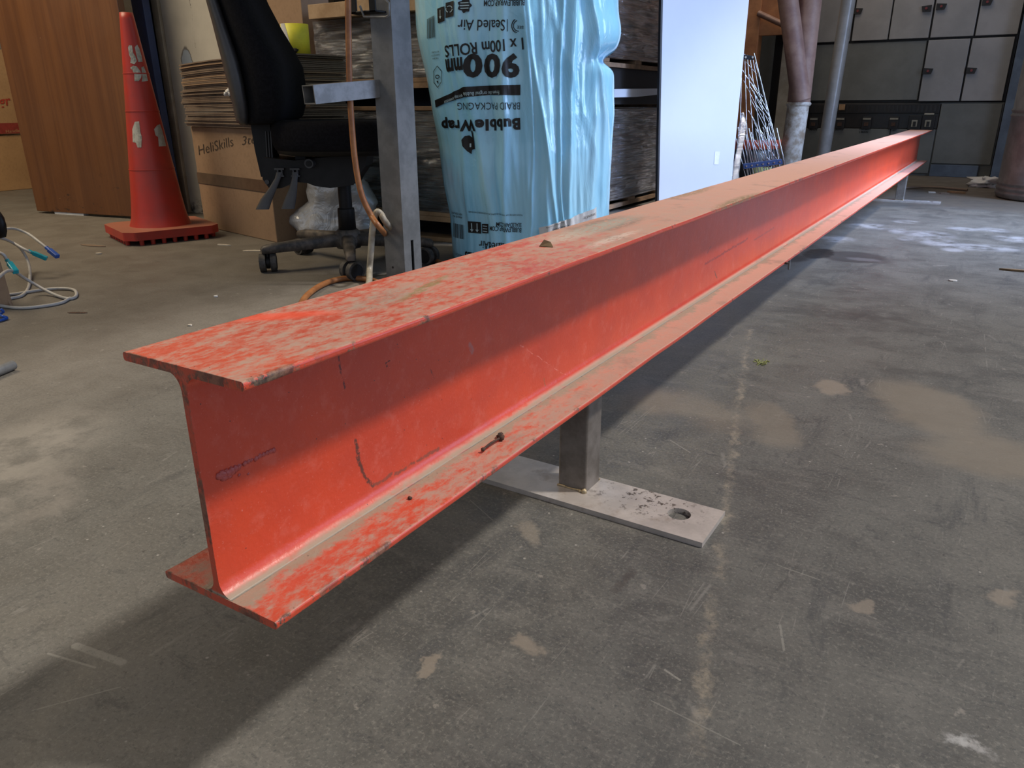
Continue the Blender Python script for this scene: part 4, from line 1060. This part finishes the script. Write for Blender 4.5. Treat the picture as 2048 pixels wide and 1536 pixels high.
# gas column
MB().cyl(L(0, 0, .20), L(0, 0, .32), .024, n=28).build('gas_column', 'black_plastic', ch)
MB().lathe([(.0, .205), (.030, .205), (.031, .20), (.033, .10), (.0, .10)], tuple(CH), 28).build('column_sleeve', 'black_plastic', ch)
mb = MB().lathe([(.0, .128), (.036, .128), (.046, .118), (.050, .085), (.044, .060), (0, .058)], tuple(CH), 28)
base = mb.build('base_hub', 'dusty_plastic', ch)
aL = gp(540, 543); a0 = math.atan2(aL.y-CH.y, aL.x-CH.x)
for k in range(5):
    a = a0+k*2*math.pi/5+(.03 if k else 0); d = Vector((math.cos(a), math.sin(a), 0)); s_ = Vector((-d.y, d.x, 0)); rl = .300
    rows = []
    for (r, z0, z1, w_) in ((.035, .070, .112, .026), (.10, .070, .110, .022), (.20, .068, .104, .019), (.29, .067, .097, .017), (.313, .067, .092, .016), (.320, .069, .084, .012)):
        row = []
        for (u, v) in ((-1, 0), (-1, .75), (-.6, 1), (.6, 1), (1, .75), (1, 0)):
            row.append(CH+d*r+s_*w_*u+Vector((0, 0, z0+(z1-z0)*v)))
        rows.append(row)
    mb = MB().grid(rows, True, True); mb.add(rows[-1], [tuple(range(6))])
    mb.build('base_leg', 'dusty_plastic', ch)
    ca = YAW+[.25, -.75, 1.1, .3, .9][k]
    axd = Vector((math.cos(ca), math.sin(ca), 0)); C0 = CH+d*rl+Vector((0, 0, .033))
    cs = MB(); cs.cyl(C0-axd*.006, C0+axd*.006, .022, n=20); cs.cyl(C0+Vector((0, 0, .005)), C0+Vector((0, 0, .034)), .008, n=12)
    cso = cs.build('caster', 'black_plastic', ch)
    for sg in (-1, 1):
        w_ = MB(); w_.cyl(C0+axd*sg*.0085, C0+axd*sg*.029, .0328, .032, 28); wo = w_.build('caster_wheel', 'rubber', cso, bevel=.003)
        MB().cyl(C0+axd*sg*.029, C0+axd*sg*.0305, .025, .023, 20).build('wheel_cap', 'black_plastic', cso)

# ------------------------------------------------------------------ rack post
PX0, PX1, PY0, PY1 = -1.705, -1.622, 1.935, 2.025
po = thing('rack_post', 'grey steel upright post standing between the office chair and blue bag', 'post', ((PX0+PX1)/2, (PY0+PY1)/2, 0))
th = .004; H = 2.4
sl0, sl1, sz0, sz1 = 1.972, 1.986, .03, .135    # slot in the face towards the beam
mb = MB()
mb.mm((PX0, PY0, 0), (PX1, PY0+th, H)); mb.mm((PX0, PY1-th, 0), (PX1, PY1, H)); mb.mm((PX0, PY0+th, 0), (PX0+th, PY1-th, H))
for a, b, c_, d in ((PY0+th, sl0, 0, H), (sl1, PY1-th, 0, H), (sl0, sl1, 0, sz0), (sl0, sl1, sz1, H)): mb.mm((PX1-th, a, c_), (PX1, b, d))
mb.build('upright', 'post_grey', po)
MB().mm((PX0-.04, PY0-.04, 0), (PX1+.03, PY1+.04, .006)).build('foot_plate', 'post_grey', po)
x, z = PX0+.03, .045
MB().cyl((x, PY0-.0006, z), (x, PY0+.001, z), .004, n=14).build('bolt_hole', 'cab_dark', po)
# clip on the post at the top
mb = MB()
P = ony(745, 20, PY0)
mb.mm((P.x-.055, PY0-.05, P.z-.012), (P.x+.055, PY0-.001, P.z-.006)); mb.mm((P.x-.055, PY0-.05, P.z-.012), (P.x-.02, PY0-.044, P.z+.07)); mb.mm((P.x+.03, PY0-.05, P.z-.012), (P.x+.055, PY0-.044, P.z+.09))
mb.build('bracket', 'black_plastic', po, bevel=.002)
mb = MB(); q = [ony(720, 12, PY0-.055), ony(728, 34, PY0-.055), ony(772, 34, PY0-.055), ony(778, 30, PY0-.055), ony(778, 6, PY0-.055), ony(760, -10, PY0-.055)]
mb.tube(q, .0035, 8, 1); mb.build('wire_clip', 'galv', po)
# square tube sticking out of the post
a = Vector((PX0-.003, PY0+.02, onx(757, 176, -1.68).z)); b = onx(622, 194, -1.72); b = Vector((-1.738, 1.685, .589))
dv = (b-a); M3 = dv.to_track_quat('X', 'Z').to_matrix(); Lt = dv.length; C0 = (a+b)/2
mb = MB(); hw_ = .026; tw = .003
for (oy, oz, sy_, sz_) in ((-hw_+tw/2, 0, tw, 2*hw_), (hw_-tw/2, 0, tw, 2*hw_), (0, -hw_+tw/2, 2*hw_-2*tw, tw), (0, hw_-tw/2, 2*hw_-2*tw, tw)):
    mb.box(C0+M3@Vector((0, oy, oz)), (Lt, sy_, sz_), M3=M3)
mb.build('side_arm', 'galv', po)

# hoses
def hose(pts, r, mat, label, name='air_hose'):
    mb = MB().tube(pts, r, 10, 8); o = mb.build(name, mat); xs = [v.co for v in o.data.vertices]
    lo = min(xs, key=lambda v: v.z); origin(o, (lo.x, lo.y, lo.z)); return tag(o, label, 'hose')
hp = Vector((-1.72, 1.84, 0))
hose([onv(x, y, hp) for x, y in ((694, -300), (695, -100), (697, 60), (699, 160), (703, 240), (710, 320), (722, 385), (742, 430), (765, 462))]+[gp(790, 488, .03), gp(812, 492, .012), gp(845, 506, .010), gp(885, 528, .010), gp(940, 548, .010)], .0095, 'hose_orange', 'orange hose hanging down in front of the office chair and round the post')
hose([gp(590, 640, .010), gp(600, 612, .010), gp(615, 590, .010), gp(640, 572, .010), (gp(668, 561, .010)), gp(700, 556, .010), gp(740, 560, .010), gp(780, 574, .010)], .0095, 'hose_orange', 'rusty orange hose looped on the floor below the chair caster')
hq = Vector((-1.70, 1.88, 0))
hose([gp(720, 600, .012), gp(737, 568, .02)]+[onv(x, y, hq) for x, y in ((739, 540), (742, 500), (746, 450), (753, 425), (762, 428), (772, 445))]+[Vector((PX0-.02, PY1+.02, .12))], .0105, 'hose_white', 'off white stiff hose bent beside the grey post')

# ------------------------------------------------------------------ blue bag of bubble wrap
PB = Vector((-1.50, 2.50, 0))
prof = [(-260, 838, 1205), (-180, 826, 1222), (-100, 824, 1238), (-40, 827, 1240), (0, 829, 1236), (50, 832, 1236), (80, 836, 1234), (120, 845, 1230), (150, 852, 1228), (190, 860, 1227), (230, 867, 1228), (280, 877, 1224), (320, 882, 1222), (370, 889, 1217), (430, 900, 1215), (480, 904, 1212), (530, 908, 1206), (560, 914, 1190)]
def prow(py):
    for a, b in zip(prof, prof[1:]):
        if a[0] <= py <= b[0]:
            f = (py-a[0])/(b[0]-a[0]); f2 = f*f*(3-2*f) if abs(a[2]-b[2]) > 12 else f
            return a[1]+(b[1]-a[1])*f, a[2]+(b[2]-a[2])*f2
    return prof[-1][1:] if py > prof[-1][0] else prof[0][1:]
pleats = [(-.55, .010, .05), (-.42, .007, .035), (-.28, -.012, .05), (-.19, .016, .045), (-.05, .006, .06), (.10, .010, .05), (.33, .008, .05), (.50, .018, .05), (.66, .010, .04), (.80, .012, .05), (-.75, .008, .04), (.93, .01, .04), (.44, .011, .020), (-.02, .006, .014), (.215, .006, .018), (.75, .007, .02)]
def bag_pt(px, py, off=0):
    xl, xr = prow(py); A = onv(xl, py, PB); B = onv(xr, py, PB); mid = (A+B)/2; hw_ = (B-A).length/2
    s_ = max(-1, min(1, (px-(xl+xr)/2)/((xr-xl)/2))); return bag_ring(mid, hw_, math.asin(s_), py, off)
def bag_ring(mid, hw_, th_, py, off=0):
    s_, c_ = math.sin(th_), math.cos(th_)
    p = mid+RH*hw_*s_-VH*hw_*.78*c_
    nn = (RH*s_-VH*c_).normalized()
    z = p.z; w = 0; fade = .45+.55*min(1, max(0, (py+50)/260)) if s_ < .4 else 1
    for u0, am, wd in pleats:
        u1 = u0+.10*math.sin(z*3+u0*9)-(.12 if u0 < .15 else .30)*(z-.4)*abs(u0)
        w += am*math.exp(-((s_-u1)/wd)**2)*fade*1.1
    w += .006*mnoise.noise(Vector((s_*9, z*3.0, c_*3)))+.010*mnoise.noise(Vector((s_*3+3, z*5, c_)))+.003*mnoise.noise(Vector((s_*26, z*8, 1)))
    w += .012*max(0, 1-abs(s_*.9+z*.9-1.03)/.05)*(.3 if s_ > .1 else 0)
    w *= max(.3, abs(c_))
    w -= .042*math.exp(-((py-123)/15)**2)*min(1, max(0, (s_-.62)/.3))*(1 if c_ > -.3 else .5)
    w += .012*math.exp(-((py-70)/30)**2)*min(1, max(0, (s_-.5)/.4))
    q = p+nn*(w+off); q.z = max(.004, q.z); return q
pys = [560-i*6 for i in range(137)]
bag = thing('bubble_wrap_roll', 'big light blue plastic bag of bubble wrap printed upside down in black', 'bag', (PB.x, PB.y, 0))
rows = []; n = 620
for py in pys:
    xl, xr = prow(py); A = onv(xl, py, PB); B = onv(xr, py, PB); mid = (A+B)/2; hw_ = (B-A).length/2
    rows.append([bag_ring(mid, hw_, 2*math.pi*k/n, py) for k in range(n)])
mb = MB().grid(rows, True, True); mb.add(rows[0], [tuple(range(n))]); mb.add(rows[-1], [tuple(range(n))])
mb.build('bag_film', 'bag_blue', bag)
fb = lambda x, y: bag_pt(x, y, .0026)
fb2 = lambda x, y: bag_pt(x, y, .0042)
# text runs right to left (it stands upside down)
T1 = [('BUBBLEWRAP.COM', .012, 1046, 21, 972, 19, 11), ('SEALEDAIR.COM', .012, 1046, 11, 982, 10, 9),
      ('Sealed Air', .004, 1012, 56, 928, 53, 20), ('SEE', .006, 1044, 68, 1033, 67, 5),
      ('1 x 100m ROLLS', .018, 1043, 88, 901, 99, 22), ('900', .042, 1038, 116, 938, 114, 45), ('mm', .045, 936, 121, 901, 124, 24),
      ('BRAID PACKAGING', -.006, 1038, 205, 925, 205, 13), ('BubbleWrap', .045, 1038, 227, 890, 232, 28),
      ('BUBBLEWRAP.COM', .012, 1041, 437, 985, 434, 9), ('SEALEDAIR.COM', .012, 1041, 428, 996, 427, 8),
      ('SealedAir', .006, 1019, 466, 962, 464, 15), ('1 x 100m ROLLS', .03, 1040, 492, 935, 488, 18),
      ('RECYCLABLE', 0, 887, 107, 872, 108, 3), ('PLEASE RECYCLE', 0, 888, 113, 872, 114, 3), ('THIS BAG', 0, 886, 119, 874, 120, 3), ('MADE IN', 0, 930, 422, 912, 422, 4), ('NEW ZEALAND', 0, 930, 416, 908, 416, 4),
      ('PLEASE RECYCLE', 0, 940, 497, 916, 497, 4), ('THIS BAG', 0, 936, 503, 920, 503, 4),
      ('PLEASE DISPOSE OF THIS PACKAGING IN A RESPONSIBLE MANNER', 0, 1043, 412, 945, 409, 3)]
T1 = [(a, b, x0, y0, x1, y1, h_) for a, b, x0, y0, x1, y1, h_ in T1]
for it in T1: bm_obj('printed_text', place_text([it], fb, 6), 'ink', bag)
# NB glyph tops point down in the picture because the run is right to left
def flat(polys, mat, name, f=fb, step=6):
    bm = bmesh.new()
    for pl in polys:
        bm.faces.new([bm.verts.new((x, y, 0)) for x, y in pl])
    cut(bm, step, f); return bm_obj(name, bm, mat, bag)
def rect(x0, y0, x1, y1, sk=0): return [(x0, y0+sk), (x1, y0), (x1, y1), (x0, y1+sk)]
def arc(cx_, cy_, r0, r1, a0, a1, n=18):
    o_ = [(cx_+r1*math.cos(math.radians(a0+(a1-a0)*k/n)), cy_-r1*math.sin(math.radians(a0+(a1-a0)*k/n))) for k in range(n+1)]
    i_ = [(cx_+r0*math.cos(math.radians(a0+(a1-a0)*k/n)), cy_-r0*math.sin(math.radians(a0+(a1-a0)*k/n))) for k in range(n+1)]
    return [[o_[k], o_[k+1], i_[k+1], i_[k]] for k in range(n)]
pol = []
pol += [[(1039, 173), (1039, 192), (980, 191), (938, 195), (900, 205), (879, 214), (877, 200), (900, 192), (938, 176), (980, 174)]]
pol += [rect(905, 18, 920, 46, 3), rect(887, 27, 903, 54, 3)]
pol += arc(1036, 67, 9, 10.5, 110, 270)+arc(1036, 67, 12, 13.2, 120, 255)+arc(1038, 67, 14.8, 15.6, 130, 240)
pol += [rect(1015.5, 55, 1016.5, 77)]
pol += arc(1040, 474, 6, 7.2, 110, 250)+arc(1040, 474, 8.4, 9.4, 120, 245)+arc(1041, 474, 10.6, 11.4, 130, 240)
# scalloped dark stamp
blobp = [(939+ (10.5+1.6*math.cos(7*k*2*math.pi/28))*math.cos(k*2*math.pi/28), 28-(12.5+1.6*math.cos(7*k*2*math.pi/28))*math.sin(k*2*math.pi/28)) for k in range(28)]
pol += [blobp, rect(943, 429, 966, 451), rect(968, 431, 981, 449, 1)]
for k in range(15):
    w_ = [1.3, .6, .6, 1.6, .7, 1.2][k % 6]; pol += [rect(863+k*1.15, 46-k*.35, 863+k*1.15+w_*.6, 83-k*.1)]
    pol += [rect(911+k*1.55, 438, 911+k*1.55+w_*.7, 466)]
hexo = [(884+10.5*math.cos(math.radians(90+60*k)), 155.5-21*math.sin(math.radians(90+60*k))) for k in range(6)]; hexi = [(884+(x-884)*.9, 155.5+(y-155.5)*.93) for x, y in hexo]
pol += [[hexo[k], hexo[(k+1) % 6], hexi[(k+1) % 6], hexi[k]] for k in range(6)]
pol += arc(884, 154, 4, 5.4, 200, 340)+arc(884, 157, 4, 5.4, 20, 160)+[[(882, 163), (886, 163), (884, 169)]]
# leaf-like mark under the big name
pol += [[(952, 256), (954, 275), (955, 291), (949, 293), (948, 301), (941, 296), (934, 286), (932, 275), (937, 267), (944, 266), (950, 270), (948, 258)]]
for a_, b_ in ((0, 1), (1, 2), (2, 3)): flat(pol[a_:b_], 'ink', 'printed_mark')
for a_, b_ in ((3, 58), (58, 112), (112, len(pol))): flat(pol[a_:b_], 'ink', 'printed_mark')
pale = []
for cx_, cy_ in ((895, 41), (950, 440), (959, 440)): pale += [rect(cx_-.8, cy_-8, cx_+.8, cy_+5), [(cx_-3, cy_+4), (cx_+3, cy_+4), (cx_, cy_+9)]]
pale += arc(912, 33, 5, 6.4, 20, 130)+arc(912, 33, 5, 6.4, 160, 250)+arc(912, 33, 5, 6.4, 280, 360)
pale += [rect(932, 22, 946, 24), rect(931, 27, 947, 29), rect(932, 32, 946, 34), rect(970, 435, 979, 436.5), rect(970, 440, 979, 441.5), rect(970, 445, 979, 446.5)]
pale += [rect(945, 281, 948, 288)]
for a_, b_ in ((0, 6), (6, 60), (60, len(pale)-1), (len(pale)-1, len(pale))): flat(pale[a_:b_], 'white_ink', 'printed_mark', fb2)
for it in (('From the original Bubble', .01, 1002, 181, 938, 184, 9), ('Wrap inventor', .01, 934, 186, 897, 200, 8)): bm_obj('printed_text', place_text([it], fb2, 6), 'white_ink', bag)
flat([[(1072, 436), (1180, 404), (1181, 443), (1078, 478)]], 'white', 'sticker', lambda x, y: bag_pt(x, y, .010))
for it in (('Secured by', 0, 1174, 412, 1152, 419, 7), ('PLEASE CHECK', 0, 1122, 431, 1094, 439, 4), ('No Content Tampering', 0, 1114, 425, 1084, 434, 3)): bm_obj('printed_text', place_text([it], lambda x, y: bag_pt(x, y, .0125), 6), 'marker', bag)

# ------------------------------------------------------------------ white panel
pn = Vector((-.95, -.20, 0)); 
A = Vector((-1.545, 4.02, 0)); B = onplane(1465, 355, A, Vector((.88, -.47, 0)).normalized()); B.z = 0
dX = (B-A).normalized(); nP = Vector((dX.y, -dX.x, 0))
pan = thing('tall_white_board', 'tall glossy white board with dark left edge standing behind the beam', 'board', A)
A0 = onplane(1318, 395, A, nP); A1 = onplane(1326, 0, A, nP); B0 = onplane(1464, 355, A, nP); B1 = onplane(1498, 0, A, nP)
def ext(p0, p1, z): f = (z-p0.z)/(p1.z-p0.z); return p0+(p1-p0)*f
q = [ext(A0, A1, .004), ext(B0, B1, .004), ext(B0, B1, 1.75), ext(A0, A1, 1.75)]
mb = MB(); mb.add(q+[p-nP*.018 for p in q], [(0, 1, 2, 3), (7, 6, 5, 4), (0, 4, 5, 1), (1, 5, 6, 2), (2, 6, 7, 3)])
mb.build('board', 'panel_white', pan)
e = [q[0], q[3]]; mb = MB(); w_ = dX*.012
mb.add([q[0]-w_, q[0]-w_*.02, q[3]-w_*.02, q[3]-w_, q[0]-w_-nP*.018, q[0]-w_*.02-nP*.018, q[3]-w_*.02-nP*.018, q[3]-w_-nP*.018], [(0, 1, 2, 3), (7, 6, 5, 4), (0, 3, 7, 4), (0, 4, 5, 1), (3, 2, 6, 7)])
mb.build('edge_trim', 'dark_edge', pan)
fp = lambda x, y: onplane(x, y, A+nP*.0015, nP)
mb = MB(); l_ = [fp(*p) for p in ((1430, 303), (1440, 303), (1437, 329), (1428, 329))]; mb.add(l_, [(0, 1, 2, 3)]); mb.build('sticker', 'white', pan)

# ------------------------------------------------------------------ folded wire rack right of the panel
WP = Vector((-1.20, 4.75, 0))
wr = thing('wire_rack', 'bundle of chrome wires with dark brackets leaning right of the white panel', 'rack', (-1.15, 4.75, 0))
def wv(x, y, off=0): return onv(x, y, WP+VH*off)
wires = []
for k in range(6):
    f = k/5
    wires.append(((1484+f*26, 106+2*k), (1478+f*86+random.uniform(-3, 3), 352-f*22+6), .0035, .02*k))
wires.append(((1508, 106), (1562, 325), .004, -.02))
for k in range(14):
    x0 = 1480+random.uniform(0, 34); y0 = 125+k*12; x1 = x0+28+random.uniform(6, 26); y1 = y0+60+random.uniform(0, 35)
    xe = 1510+(y1-120)*.27
    if x1 > xe: x1 = xe
    wires.append(((x0, y0), (x1, y1), .0028, random.uniform(-.02, .08)))
for k in range(16):
    x0 = 1478+k*5.4; wires.append(((x0-6+random.uniform(-3, 3), 255+random.uniform(-12, 20)), (x0+14, 352-k*.8+4), .0052 if k % 2 else .003, random.uniform(-.02, .06)))
for k in range(5):
    x1 = 1515+k*12; y1 = 140+k*45; wires.append(((x1-2+0, y1+8), (x1-26, y1-20), .0025, .0))
for (a, b, r, of) in wires:
    p0 = wv(*a, of); p1 = wv(*b, of*.3)
    if b[1] > 326: p1 = p0+(p1-p0)*((p0.z-.004)/(p0.z-p1.z))
    MB().tube([p0, p1], r*.75, 6, 1).build('wire', 'chrome', wr)
p = [wv(1486, 328, -.03), wv(1564, 318, -.03), wv(1566, 328, -.03), wv(1488, 338, -.03)]
def slabq(p, d, mat, name, par, bevel=.001):
    mb = MB(); mb.add(p+[x+d for x in p], [(0, 1, 2, 3), (7, 6, 5, 4), (0, 4, 5, 1), (1, 5, 6, 2), (2, 6, 7, 3), (3, 7, 4, 0)]); return mb.build(name, mat, par, bevel=bevel)
br = slabq(p, VH*.02, 'navy', 'bracket', wr)
for k in range(7):
    c_ = p[0].lerp(p[1], (k+.5)/7).lerp(p[3].lerp(p[2], (k+.5)/7), .5); MB().cyl(c_-VH*.004, c_, .005, n=10).build('rivet', 'chrome', br)
p = [wv(1488, 109, -.03), wv(1508, 112, -.03), wv(1508, 120, -.03), wv(1488, 118, -.03)]; br = slabq(p, VH*.02, 'black_plastic', 'bracket', wr)
for x in (1491, 1505): c_ = wv(x, 114.5, -.031); MB().cyl(c_-VH*.004, c_, .006, n=10).build('rivet', 'chrome', br)
# things behind the wires
P = Vector((-1.28, 5.45, 0))
bk = thing('storage_tub', 'black tub with red rim behind the chrome wires', 'tub', (-1.45, 5.45, 0))
MB().lathe([(0, 0.0), (.15, .0), (.18, .33), (.165, .33), (.14, .02), (0, .02)], (-1.45, 5.45, 0), 36).build('tub_body', 'crate_black', bk)
MB().lathe([(.182, .27), (.190, .275), (.192, .325), (.182, .33)], (-1.45, 5.45, 0), 36).build('rim', 'red_plastic', bk)
single(MB().lathe([(0, 0), (.06, 0), (.06, .17), (0, .17)], (-1.28, 5.12, 0), 24), 'yellow_tin', 'green_bit', 'dull yellow tin on the floor behind the chrome wires', 'tin')
crumple('plastic_wrap', [(225, 1482, 1488), (245, 1478, 1494), (280, 1474, 1491), (320, 1468, 1482), (352, 1460, 1480), (400, 1455, 1480), (425, 1450, 1482)], (-1.25, 4.55, 0), .03, 'film', 'crumpled clear plastic hanging beside the white panel edge', 'plastic', .02, 24, 14)

# ------------------------------------------------------------------ pipes and frames behind
pp = thing('slanted_pipe', 'thick round column, red oxide above and chipped white below, with a joining diagonal', 'pipe', (-1.2, 5.6, 0))
a = ony(1620, 0, 5.6); b = ony(1597, 208, 5.6); c_ = ony(1580, 325, 5.6)
up_ = b+(a-b)*((3.2-b.z)/(a.z-b.z)); dn2 = b+(c_-b)*((b.z)/(b.z-c_.z))
MB().cyl(b, up_, .073, n=32).build('upper_pipe', 'pipe_brown', pp)
MB().cyl(dn2, b, .070, n=32).build('lower_pipe', 'pipe_white', pp)
a2 = ony(1576, 0, 5.50); b2 = ony(1602, 200, 5.56); u2 = b2+(a2-b2)*((3.1-b2.z)/(a2.z-b2.z))
MB().cyl(b2+(b2-u2).normalized()*-.0, u2, .062, n=32).build('diagonal_pipe', 'pipe_brown', pp)
mb = MB(); mb.lathe([(.074, -.012), (.080, -.004), (.080, .004), (.074, .012)], (b.x, b.y, b.z), 32); mb.build('joint_bead', 'pipe_white', pp)
a = ony(1697, 0, 6.2); b = ony(1648, 300, 6.2); d = (a-b); t0 = b-d*(b.z/d.z); t1 = b+d*((3.2-b.z)/d.z)
single(MB().cyl(t0, t1, .047, n=24), 'steel_pole', 'pole_grey', 'slim silver grey steel pole in front of the grey switchboard', 'pole')
single(MB().mm((-1.93, 6.6, 0), (-1.79, 6.72, 3.2)), 'orange_column', 'orange_paint', 'orange painted steel column right behind the white panel', 'column', bevel=.004)
P0 = ony(1515, 0, 6.62); P1 = ony(1570, 48, 6.62)
single(MB().mm((-1.79, 6.62, 1.06), (-1.42, 6.68, 3.2)), 'orange_plate', 'orange_paint', 'orange steel plate above the dark gap beside the orange column', 'plate')
a = ony(1516, 26, 6.58); b = ony(1568, 50, 6.58); MBb = MB().tube([a, b], .022, 4, 1); single(MBb, 'angle_bar', 'pipe_brown', 'short slanting angle bar under the orange plate', 'bar')
single(MB().mm((-1.74, 6.95, 0), (-1.66, 7.05, 3.2)), 'dark_strip', 'cab_dark', 'dark upright in the gap right of the orange column', 'upright')
single(MB().mm((-1.64, 6.8, 0), (-1.53, 6.92, 3.2)), 'cream_channel', 'cream', 'cream painted steel channel behind the chipped pipe', 'channel', bevel=.004)
single(MB().mm((-1.515, 6.95, 0), (-1.44, 7.02, 3.2)), 'cream_channel', 'cream', 'narrow cream strip between the wide channel and the thick pipe', 'channel', bevel=.004)
single(MB().mm((-2.85, 7.2, 0), (-1.55, 7.3, 3.0)), 'grey_board', 'cab_grey', 'grey board filling the gap behind the orange column', 'board')

# ------------------------------------------------------------------ switchboard
Y0 = 7.1
sb = thing('switchboard_cabinet', 'wall of grey switchboard cabinets with latched doors and a breaker row', 'cabinet', (-.8, Y0, 0))
MB().mm((-1.52, Y0+.03, .56), (-.035, Y0+.5, 2.1)).build('upper_body', 'cab_dark', sb)
MB().mm((-1.52, Y0+.02, 0), (-.035, Y0+.5, .555)).build('lower_body', 'cab_grey', sb)
def mm(a, b, mat, name, par=sb, bevel=.003): return MB().mm(a, b).build(name, mat, par, bevel=bevel)
def latch(px, py, par, mir=1):
    P = ony(px, py, Y0-.012); w_ = .034; h_ = .022
    poly = [(-w_*mir, -h_), (-w_*mir, h_), (w_*mir, h_*.75), (w_*.7*mir, -h_)]
    lt = MB().prism([(P.x+a, P.z+b_) for a, b_ in poly], (0, Y0-.026, 0), (1, 0, 0), (0, 0, 1), (0, 1, 0), .016).build('latch', 'cab_dark', par)
    MB().cyl((P.x, Y0-.026, P.z), (P.x, Y0-.031, P.z), .009, n=14).build('latch_button', 'red_dot', par)
doors = [(-1.505, -1.19, 1.022, 1.44, None), (-1.175, -.912, 1.022, 1.44, (1716, 22, 1)), (-.902, -.625, 1.022, 1.44, (1853, 17, -1)), (-.612, -.325, 1.022, 1.44, (1883, 13, 1)), (-.313, -.045, 1.022, 1.44, (1975, 4, 1)),
         (-.618, -.338, .565, 1.005, (1856, 142, 1)), (-.325, -.055, .565, 1.005, (1943, 141, 1))]
for x0, x1, z0, z1, lt in doors:
    d_ = mm((x0, Y0-.010, z0), (x1, Y0+.035, z1), 'door_grey', 'cabinet_door')
    if lt: latch(lt[0], lt[1], d_, lt[2])
mm((-1.505, Y0+.006, .575), (-.63, Y0+.035, 1.005), 'cab_grey', 'blank_panel')
for x0, x1 in ((-1.505, -.66), (-.65, -.455)): pass
mm((-1.505, Y0+.0, .02), (-.79, Y0+.03, .355), 'cab_grey', 'lower_panel'); mm((-.782, Y0, .02), (-.462, Y0+.03, .355), 'cab_grey', 'lower_panel')
mm((-.452, Y0-.005, .10), (-.045, Y0+.03, .545), 'cab_grey', 'lower_panel'); mm((-.452, Y0-.008, .0), (-.12, Y0+.03, .092), 'blue_grey', 'plinth')
mm((-1.505, Y0+.005, .36), (-.455, Y0+.022, .553), 'breaker', 'breaker_strip')
mm((-1.505, Y0-.003, .475), (-.46, Y0+.012, .545), 'cab_dark', 'cable_trough')
for k in range(34):
    x = -1.49+k*.03; MB().mm((x, Y0-.006, .487), (x+.017, Y0-.002, .535)).build('trough_slot', 'breaker', sb)
for px, big in ((1627, 0), (1680, 0), (1733, 0), (1787, 0), (1829, 1), (1856, 1)):
    P = ony(px, 246, Y0-.01); w_ = .045 if big else .036; h_ = .056 if big else .047
    bk_ = mm((P.x-w_, Y0-.018, P.z-h_), (P.x+w_, Y0+.004, P.z+h_), 'cab_dark', 'breaker')
    MB().mm((P.x-w_*.45, Y0-.026, P.z-h_*.5), (P.x+w_*.45, Y0-.0185, P.z+h_*(.4 if big else .1))).build('toggle', 'ivory' if big else 'rust', bk_)
    if big: MB().mm((P.x-w_*.2, Y0-.030, P.z-h_*.45), (P.x+w_*.25, Y0-.0265, P.z+h_*.2)).build('toggle_lever', 'cab_dark', bk_)
    if not big: MB().mm((P.x-.03, Y0-.020, P.z+h_*.55), (P.x+.03, Y0-.0185, P.z+h_*.8)).build('breaker_label', 'ivory', bk_)
mm((ony(1848, 233, Y0).x, Y0-.02, .463), (ony(1868, 233, Y0).x, Y0-.005, .478), 'ivory', 'label')
mm((ony(1678, 218, Y0).x, Y0-.02, .50), (ony(1690, 218, Y0).x, Y0-.007, .545), 'stick', 'label')
bm = place_text([('MAIN', .01, 1619, 261, 1634, 261, 4), ('LIGHTS', .01, 1670, 261, 1685, 261, 4), ('AIR CT', .01, 1718, 260, 1738, 260, 4), ('S MAIN', .01, 1718, 266, 1736, 266, 4), ('PUMPS', .01, 1780, 263, 1793, 263, 3)], lambda x, y: ony(x, y, Y0-.002)); bm_obj('lettering', bm, 'ink', sb)
# grey side cabinet right of the doors
single(MB().mm((-.03, 7.0, 0), (.75, 7.6, 2.2)), 'side_cabinet', 'blue_grey', 'dark blue grey cabinet between the switchboard and the round bin', 'cabinet', bevel=.004)

# ------------------------------------------------------------------ galvanised round bin at the right edge
Dl = ray(1989, 398); dh = Vector((Dl.x, Dl.y, 0)).normalized(); Rb = .34; G = gp(1989, 392)
nr = Vector((dh.y, -dh.x, 0)); Cb = G+nr*Rb; Cb.z = 0
bn = thing('round_metal_bin', 'large round galvanised metal bin with ribs at the right picture edge', 'bin', Cb)
pr = [(0, .002), (Rb*.97, .002), (Rb*1.0, .012)]
for z0 in (.02, .05, .08): pr += [(Rb, z0), (Rb+.006, z0+.008), (Rb+.006, z0+.016), (Rb, z0+.024)]
for z0 in (.47, .50): pr += [(Rb, z0), (Rb+.006, z0+.007), (Rb+.006, z0+.014), (Rb, z0+.022)]
pr += [(Rb, 1.6), (Rb+.01, 1.61), (Rb+.01, 1.64), (Rb-.01, 1.64), (Rb-.01, .03), (0, .03)]
MB().lathe(pr, tuple(Cb), 72).build('bin_body', 'galv_dull' if 'galv_dull' in M else 'post_grey', bn)
mb = MB(); blob(mb, gp(1979, 366, .03), .055, 18, 12, (1.5, 1, .55), 2.2)
single(mb, 'white_rubbish', 'white', 'crumpled whitish rubbish on the floor beside the round bin', 'rubbish')
single(MB().tube([gp(1800, 376, .01), gp(1860, 374, .01), gp(1935, 380, .01)], .008, 8, 3), 'thin_batten', 'card_dull', 'thin brown batten lying on the floor behind the far stand', 'batten')
